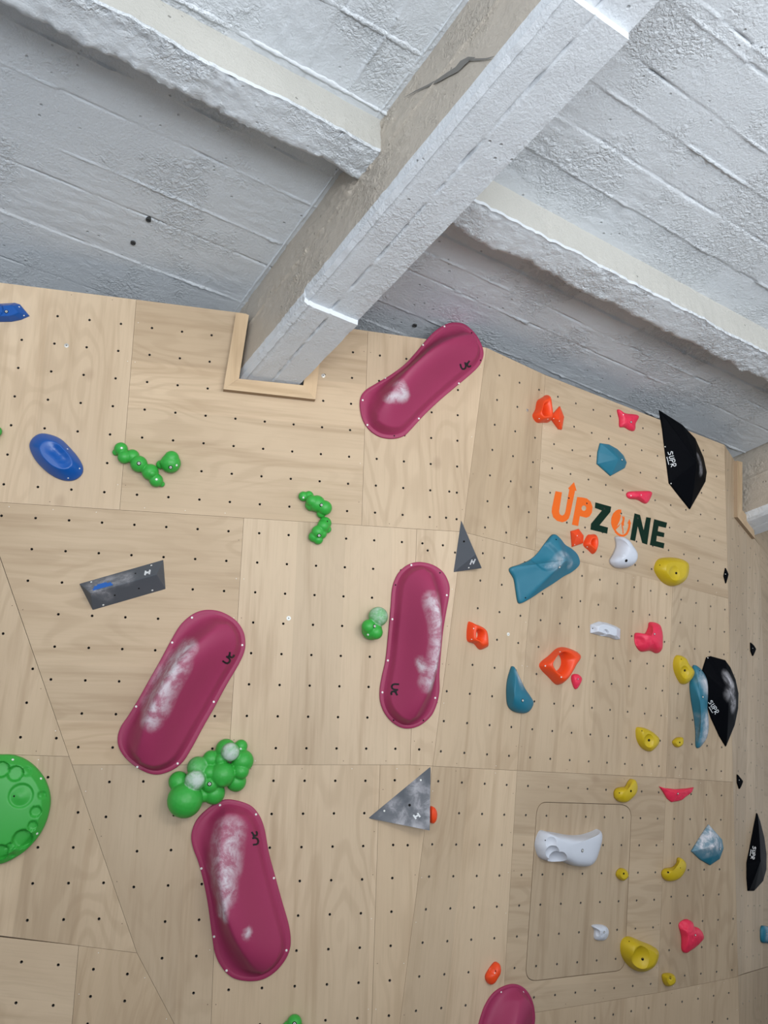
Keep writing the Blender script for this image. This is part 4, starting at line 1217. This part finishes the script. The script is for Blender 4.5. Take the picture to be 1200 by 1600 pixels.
h = red([(1014.7, 972), (1028.7, 976), (1033, 993), (1032, 1014.7), (1025, 1020.7), (1014.7, 1016.7), (1001, 1018), (993, 1009), (990.7, 997), (993, 988.7), (1006.7, 990), (1012, 981)], (1017, 995), 0.085, 'largest coral red hold, notched at its upper left', [(1022.7, 990.7)], dents=[((1003, 1002), 0.03, 0.02, 0.8)])
h = red([(893, 1055), (901.5, 1053.3), (908, 1061), (903, 1072), (898, 1076.6), (893, 1066)], (901, 1062), 0.035, 'tiny dark red hold below the large orange diamond ring', [(903, 1061)], ks=0.5)
h = red([(1029, 1228.5), (1036.7, 1231), (1055, 1233), (1073, 1231.7), (1082.5, 1230), (1080, 1236.7), (1063, 1250), (1048, 1253), (1041.7, 1248), (1035, 1237)], (1056, 1240), 0.05, 'thin coral red hold shaped like a curved bow', [(1059, 1240)], sharp=True, prof=lambda s: (1 - s) ** 0.7)
h = red([(1060, 1446.7), (1063, 1440), (1071.7, 1435.8), (1080, 1440), (1082, 1446.7), (1090.8, 1450), (1098, 1461.7), (1093, 1471.7), (1080, 1483), (1070, 1488.5), (1064.5, 1483), (1064, 1463)], (1077, 1460), 0.06, 'coral red hold lowest on the right wall, above a small yellow hold', [(1086.5, 1461)], dents=[((1071, 1446), 0.03, 0.018, 0.8)])

# ------------------------------------------------------------------ teal holds
TG = 'teal holds'
h = dome(F2, 'plate_hold', M_TEAL, [(936.7, 692.5), (950, 694.5), (963, 701.7), (973, 711.7), (978, 723), (975, 731.7), (953, 744), (931.7, 725), (933, 706.7)], (966, 717), 0.07, lambda s: (1 - s ** 1.3), sharp=True, rings=16, chalk=([[(971, 708), (974, 714)]], 0.03))
tag(h.o, 'teal five-sided hold between the lettering and the ceiling', 'climbing hold', TG); bolt(h, 971.5, 718.5, 0.8)
h = dome(F2, 'saddle_hold', M_TEAL, [(862.7, 835), (872, 840), (881, 851), (890.7, 857), (900, 866), (904, 877), (902, 885), (890.7, 894.7), (878.7, 901), (862.7, 912), (846.7, 922), (829, 934), (812.7, 943), (808, 940), (805, 922.7), (802, 905), (794.7, 889), (810.7, 882), (826.7, 875), (838.7, 865), (850.7, 849)], (884, 876), 0.12, lambda s: 0.10 + 0.90 * (1 - s) ** 1.1 if s < 0.97 else 0.02 + 0.10 * (1 - s) / 0.03, rings=34, n=120,
         dents=[((853, 868), 0.11, 0.022, .5), ((846, 905), 0.10, 0.0, .4)], chalk=([[(862, 886), (872, 880), (880, 868)], [(888, 870), (893, 880)]], 0.045), chalk_w=0.09)
tag(h.o, 'large teal saddle-shaped hold with flared corners, below the letters U and P', 'climbing hold', TG); bolt(h, 874, 886, 0.9); plugs(h, [(869, 843), (821, 934)])
h = dome(F2, 'horn_hold', M_TEAL, [(800, 1040.5), (808, 1055), (817, 1073.7), (828, 1090), (831.5, 1099), (826, 1110), (817, 1114.5), (802.5, 1112), (793, 1103), (790.6, 1084.7), (791.5, 1066), (795, 1051)], (804, 1086), 0.085, lambda s: math.sqrt(max(0, 1 - s ** 2)) ** 1.2, chalk=([[(802, 1052), (806, 1070)]], 0.035))
tag(h.o, 'teal horn-shaped hold with its point upward, left of the orange diamond ring', 'climbing hold', TG); bolt(h, 816.5, 1094.5, 0.9)
h = dome(F2, 'slab_hold', M_TEAL, [(1081.7, 1041), (1086.7, 1039.5), (1095, 1047.5), (1101.7, 1060), (1103, 1080), (1102, 1106.7), (1104, 1126.7), (1103, 1150), (1093, 1166.7), (1086.7, 1166.7), (1086, 1141.7), (1083, 1116.7), (1079, 1093), (1077, 1070), (1080, 1056.7)], (1094, 1098), 0.085, lambda s: (1 - s ** 2.0) ** 0.7, chalk=([[(1092, 1062), (1097, 1075)], [(1094, 1125), (1098, 1152)]], 0.11, 1.25))
tag(h.o, 'long upright teal hold dusted with chalk, left of the large chalky black fin', 'climbing hold', TG); bolt(h, 1098, 1089, 0.8); plugs(h, [(1093, 1048)])
h = dome(F2, 'pyramid_hold', M_TEAL, [(1106, 1288), (1115, 1298), (1126.5, 1311), (1129, 1325), (1123, 1341.7), (1108, 1351.7), (1093, 1343), (1079, 1330), (1090, 1312), (1099, 1298)], (1114, 1322), 0.085, lambda s: (1 - s) ** 0.85, sharp=True, rings=16, chalk=([[(1105, 1296), (1098, 1312), (1090, 1322), (1116, 1312)]], 0.10, 1.6))
tag(h.o, 'teal four-cornered hold with its upper half white from chalk', 'climbing hold', TG); bolt(h, 1125, 1326.5, 0.8)
h = dome(F3, 'edge_hold', M_TEAL, [(1188, 1449), (1193, 1446), (1203, 1450), (1206, 1462), (1202, 1472), (1194, 1473), (1188, 1470)], (1197, 1459), 0.05, chalk=([[(1192, 1450), (1191, 1468)]], 0.06))
tag(h.o, 'pale teal hold at the right edge of the photo, below the edge-on black fin', 'climbing hold', TG); bolt(h, 1198, 1459, 0.6)

# ------------------------------------------------------------------ yellow holds
YG = 'yellow holds'
def yel(ol, ap, H, lb, dents=(), bolts=(), plug=(), prof=None, ks=0.8, scoop=()):
    h = dome(F2, 'dish_hold', M_YEL, ol, ap, H, prof or (lambda s: min(1.0, (1 - s ** 3.4) * 1.25) ** 0.75), rings=30, n=100, dents=dents)
    if scoop: bite(h, scoop)
    tag(h.o, lb, 'climbing hold', YG)
    for b in bolts: put(h, ME_SEAT, 'bolt', *b, ks)
    plugs(h, plug, 0.8)
    return h
yel([(1021.7, 886.7), (1028, 874), (1043, 871), (1060, 873), (1071.7, 880), (1072.8, 891.7), (1069, 905), (1060, 913), (1048, 916), (1035, 910), (1025, 898)], (1050, 892), 0.085, 'big round yellow hold below the end of the lettering', [], [(1056.5, 895.5)], [(1031, 883)], scoop=[(1054, 896, 0.086, 0.062, 0.016)])
yel([(1052.5, 1030), (1058, 1023.5), (1068, 1027.5), (1073, 1036.7), (1081.7, 1048), (1080, 1058), (1071.7, 1067.5), (1063, 1068), (1055, 1055), (1051.5, 1042)], (1066, 1046), 0.06, 'yellow dished hold touching the top of the long teal hold', [], [(1070, 1047.5)], [(1064.5, 1030)], scoop=[(1070, 1050, 0.060, 0.048, 0.018)])
yel([(993.5, 1138), (1000, 1136), (1007.5, 1138), (1018, 1144), (1027, 1153), (1026.7, 1161), (1021, 1169), (1012.7, 1174), (1001, 1167.5), (994, 1154)], (1010, 1154), 0.06, 'yellow dished hold standing left of a tiny yellow hold', [], [(1014, 1156.5)], [(1003, 1142)], scoop=[(1014, 1158, 0.060, 0.052, 0.020)])
yel([(1050, 1158.5), (1056.7, 1152.5), (1065, 1152.5), (1065, 1162.5), (1058, 1167.5), (1052.5, 1165)], (1058, 1160), 0.035, 'tiny yellow hold right of a yellow dished hold', [], [(1062, 1160)], ks=0.5)
yel([(958.7, 1237), (962.5, 1231.5), (970, 1229.5), (976, 1228.5), (980.5, 1221), (985, 1216.8), (991, 1219.5), (993, 1230), (989.5, 1240.5), (977.5, 1251.7), (967, 1252.8), (959.5, 1246.5)], (976, 1239), 0.065, 'yellow bean-shaped hold on the top edge of the hatch', [], [(985.7, 1236)], [(967.7, 1239)], prof=lambda s: math.sqrt(max(0, 1 - s ** 2.4)), ks=0.7)
yel([(961.7, 1365.7), (964.5, 1359), (970, 1356), (976, 1358.5), (979, 1365), (978.3, 1370), (971.5, 1375.5), (964.5, 1372)], (971, 1365), 0.045, 'tiny round yellow hold inside the hatch', [], [(974.5, 1365)], ks=0.6)
yel([(1033, 1363), (1038, 1356.7), (1050, 1354.5), (1056.5, 1348), (1057.5, 1341), (1062, 1340), (1069, 1348), (1067, 1360), (1058, 1371.7), (1043, 1376.3), (1035, 1371.7)], (1050, 1362), 0.06, 'yellow bean-shaped hold left below the chalky teal pyramid hold', [], [(1044, 1363)], [(1063, 1356)], prof=lambda s: math.sqrt(max(0, 1 - s ** 2.4)), ks=0.6)
yel([(969, 1476.7), (973, 1466.5), (983, 1463), (1000, 1470), (1016.7, 1476.7), (1024.3, 1484), (1022.5, 1498), (1015, 1510), (1001.7, 1517), (990, 1515), (978, 1505), (970.5, 1491.7)], (998, 1491), 0.10, 'big yellow hold with a deep round dish on the lower right corner of the hatch', [], [(1004, 1498.5)], [(983, 1471)], scoop=[(1001, 1498, 0.098, 0.084, 0.045)])
yel([(1034, 1523), (1040, 1520), (1050, 1521.5), (1052.8, 1531), (1048, 1538), (1040, 1540), (1035, 1533)], (1043, 1529), 0.05, 'tiny yellow hold with a dark pocket, lowest on the right wall', [((1047.5, 1529), 0.016, 0.022, 1)], [(1047.5, 1529.5)], ks=0.6)

# ------------------------------------------------------------------ white holds
HG_ = 'white holds'
h = dome(F2, 'teardrop_hold', M_WHITE, [(959.7, 839.6), (965, 838.5), (971, 842), (976.7, 850.6), (983, 859.7), (986.3, 869), (985, 879), (979.4, 885.7), (971, 888), (960, 887), (953, 881.5), (951.5, 875), (956.5, 866), (961, 855), (961, 846)], (970, 866), 0.115, lambda s: math.sqrt(max(0, 1 - s ** 3)), rings=26, n=90, dents=[((971.6, 871.7), 0.022, 0.008, 1), ((965.7, 880), 0.018, 0.008, .9), ((978, 868), 0.008, 0.004, 1)])
tag(h.o, 'white teardrop-shaped hold hanging below the letter O', 'climbing hold', HG_); put(h, ME_SEAT, 'bolt', 978.5, 876, 0.9)
h = dome(F2, 'pinch_hold', M_WHITE, [(922, 976), (928, 973.5), (935, 971), (946.7, 973), (960, 978), (968, 982.7), (967.5, 999), (961, 999.5), (952, 996), (934.7, 992.7), (922, 989)], (944, 983), 0.05, lambda s: min(1, (1 - s) * 2.6), sharp=True, rings=22, n=80, dents=[((946, 989), 0.026, 0.016, .9), ((930, 984), 0.018, 0.010, .9)], split=50)
tag(h.o, 'small white bar-shaped hold in the middle of the right wall', 'climbing hold', HG_); screws(h, [(937, 979)], 0.5); plugs(h, [(926, 982)], 0.8)
h = dome(F2, 'jug_hold', M_WHITE, [(835.7, 1315.5), (842.5, 1298), (854, 1299), (865, 1300.5), (887.5, 1304.5), (907, 1304), (923.5, 1299), (933, 1295.5), (935, 1308), (930, 1327.5), (923.5, 1344), (913, 1352), (895, 1352), (884.5, 1349), (872.5, 1344), (856, 1345), (842.5, 1340), (837, 1329)], (890, 1322), 0.12, lambda s: (1 - s ** 7) ** 0.6 * (1 - 0.18 * s * s), rings=40, n=140
         )
bite(h, [(858.5, 1316, 0.112, 0.062, 0.036), (864, 1334, 0.110, 0.052, 0.048), (872, 1347, 0.095, 0.072, 0.068), (835, 1312, 0.10, 0.078, 0.070)])
tag(h.o, 'large white hold with round bites out of its left end, on the hatch', 'climbing hold', HG_); bolt(h, 910, 1329, 0.9); plugs(h, [(852, 1313)], 0.8)
h = dome(F2, 'crimp_hold', M_WHITE, [(924, 1446), (933, 1444), (945, 1446.5), (949.3, 1455.8), (945, 1466.7), (935, 1469), (928, 1465.8), (928, 1453)], (940, 1456), 0.05, lambda s: (1 - s ** 2.5) ** 0.8, rings=22, rough=0.004)
bite(h, [(931, 1460, 0.042, 0.036, 0.035)])
tag(h.o, 'small white hold near the bottom of the hatch', 'climbing hold', HG_); bolt(h, 944, 1456.5, 0.6)

# ------------------------------------------------------------------ lettering on the wall
sign = bpy.data.objects.new('wall_lettering', None); COL.objects.link(sign)
sign.matrix_world = F2.mat(F2.uv(950, 815))
tag(sign, 'orange and dark green UPZONE lettering on the plywood, an arrow rising from the U', 'lettering')
bpy.context.view_layer.update()
LPOLY = inset([F2.uv(*p) for p in LOGO_PANEL_PX], 0.0008)
LHOLES = grid_holes(F2, P_LOGO_SPEC, LPOLY)
SO = F2.uv(950, 815)
def letter(ch, polys, mat, ox, oy, k=10.909):
    vs = []; fs = []
    for outer, inner in polys:
        po = ccw([F2.uv(ox + x / k, oy + y / k) - SO for x, y in outer])
        lo = [[F2.uv(ox + x / k, oy + y / k) - SO for x, y in l] for l in inner]
        hl = [q - SO for q in LHOLES if pip(q.x - SO.x, q.y - SO.y, [tuple(p) for p in po]) and edge_dist(q - SO, po) > 0.009]
        a, b, _ = plate(po, hl, lo, 0.0009, top=0.0013, hole_r=0.0070)
        # the wall's bolt holes show through: no lining here
        s = len(vs); vs += a
        fs += [tuple(s + i for i in fc) for fc, mi_ in zip(b, _) if mi_ in (0, 1)]
    o = link('letter', mesh_from('letter_' + ch, vs, fs), mat); o.parent = sign
    return o
def circ(cx, cy, rx, ry, n=20, a0=0): return [(cx + rx * math.cos(6.28318 * i / n), cy + ry * math.sin(6.28318 * i / n)) for i in range(n)]
letter('u', [([(195, 245), (305, 265), (280, 430), (255, 590), (268, 640), (308, 662), (345, 642), (365, 590), (430, 215), (410, 197), (510, 92), (555, 240), (528, 234), (445, 640), (420, 710), (375, 755), (310, 775), (220, 750), (155, 690), (130, 600), (135, 530)], [])], M_LOGO_O, 850, 745)
letter('p', [([(565, 345), (650, 352), (730, 370), (795, 425), (825, 510), (815, 610), (775, 675), (720, 698), (610, 670), (580, 840), (475, 815)], [circ(678, 535, 40, 46)])], M_LOGO_O, 850, 745)
letter('z', [([(875, 435), (1145, 510), (1130, 600), (945, 825), (1090, 865), (1075, 970), (790, 900), (800, 800), (985, 575), (865, 530)], [])], M_LOGO_G, 850, 745)
def ribbon(pts, w):
    L_ = []; R_ = []
    for i, p in enumerate(pts):
        a = Vector(pts[max(0, i - 1)]); b = Vector(pts[min(len(pts) - 1, i + 1)]); t = (b - a).normalized()
        n_ = Vector((-t.y, t.x)) * w / 2
        L_.append(tuple(Vector(p) + n_)); R_.append(tuple(Vector(p) - n_))
    return L_ + R_[::-1]
letter('o', [([(332, 178), (285, 175), (240, 195), (195, 245), (165, 320), (160, 400), (175, 470), (205, 525), (235, 558), (250, 535), (240, 520), (300, 455), (330, 400), (295, 440), (255, 470), (305, 370), (320, 310), (330, 280), (310, 250), (335, 225)], []),
             (ribbon([(232, 545), (275, 592), (330, 622), (380, 620), (425, 590), (455, 530), (470, 470), (474, 415)], 36), []),
             ([(437, 415), (472, 340), (503, 420)], []),
             ([(345, 285), (370, 300), (385, 290), (392, 330), (378, 420), (380, 455), (350, 450), (332, 420), (345, 385), (360, 340)], []),
             (ribbon([(345, 440), (360, 510), (366, 590)], 16), [])], M_LOGO_O, 940, 780)
letter('n', [([(560, 240), (655, 270), (715, 530), (760, 305), (840, 320), (775, 775), (690, 745), (615, 460), (570, 715), (485, 690)], [])], M_LOGO_G, 940, 780)
letter('e', [([(895, 340), (1115, 400), (1095, 490), (970, 460), (955, 545), (1070, 575), (1060, 650), (940, 625), (930, 715), (1070, 750), (1055, 840), (820, 780)], [])], M_LOGO_G, 940, 780)

# ------------------------------------------------------------------ odds and ends
_v, _f = lathe([(0.014, -0.0005), (0.0138, 0.0018), (0.0075, 0.0022), (0.0070, 0.0050), (0.0035, 0.0050), (0.0030, 0.0025)], 16)
def washer(F, px, py, lb, bright=True, s=1.0):
    me = mesh_from('bolt_washer', _v, _f); mt = M_SCREW if bright else M_TNUT
    o = link('bolt_washer', me, [mt, M_DARK], matrix=F.mat(F.uv(px, py), 0.0006) @ Matrix.Scale(s, 4))
    me.polygons[-1].material_index = 1
    return tag(o, lb, 'bolt', 'bare bolt washers on the plywood')
washer(FM, 451, 966, 'bright bolt washer alone on the plywood, left of the upright magenta macro')
washer(F2, 794, 991, 'bright bolt washer on the plywood between a small orange and a teal horn hold', s=0.85)
washer(FM, 104, 540, 'grey bolt washer on the upper left panel, below the blue pointed hold', False)
washer(FM, 505, 587, 'grey bolt washer right of the timber frame round the beam', False)
washer(F2, 824, 641, 'grey bolt washer left of the top orange ring hold', False, 0.8)
_v2, _f2 = lathe([(0.016, -0.012), (0.016, 0.0075), (0.010, 0.0085), (0.009, 0.002)], 12)
def anchor(px, py, lb):
    r = ray(px, py); p = CAM + r * ((ZC - CAM.z) / r.z)
    mm = Matrix.Translation(p) @ Matrix.Rotation(math.pi, 4, 'X')
    o = link('ceiling_anchor', mesh_from('ceiling_anchor', _v2, _f2), M_GAP, matrix=mm)
    return tag(o, lb, 'anchor', 'dark anchors in the concrete ceiling')
anchor(232, 343, 'dark anchor in the white ceiling, farther of two from the wall')
anchor(208, 379, 'dark anchor in the white ceiling, nearer of two to the wall')
anchor(648, 508, 'dark anchor in the ceiling just above the top magenta macro')
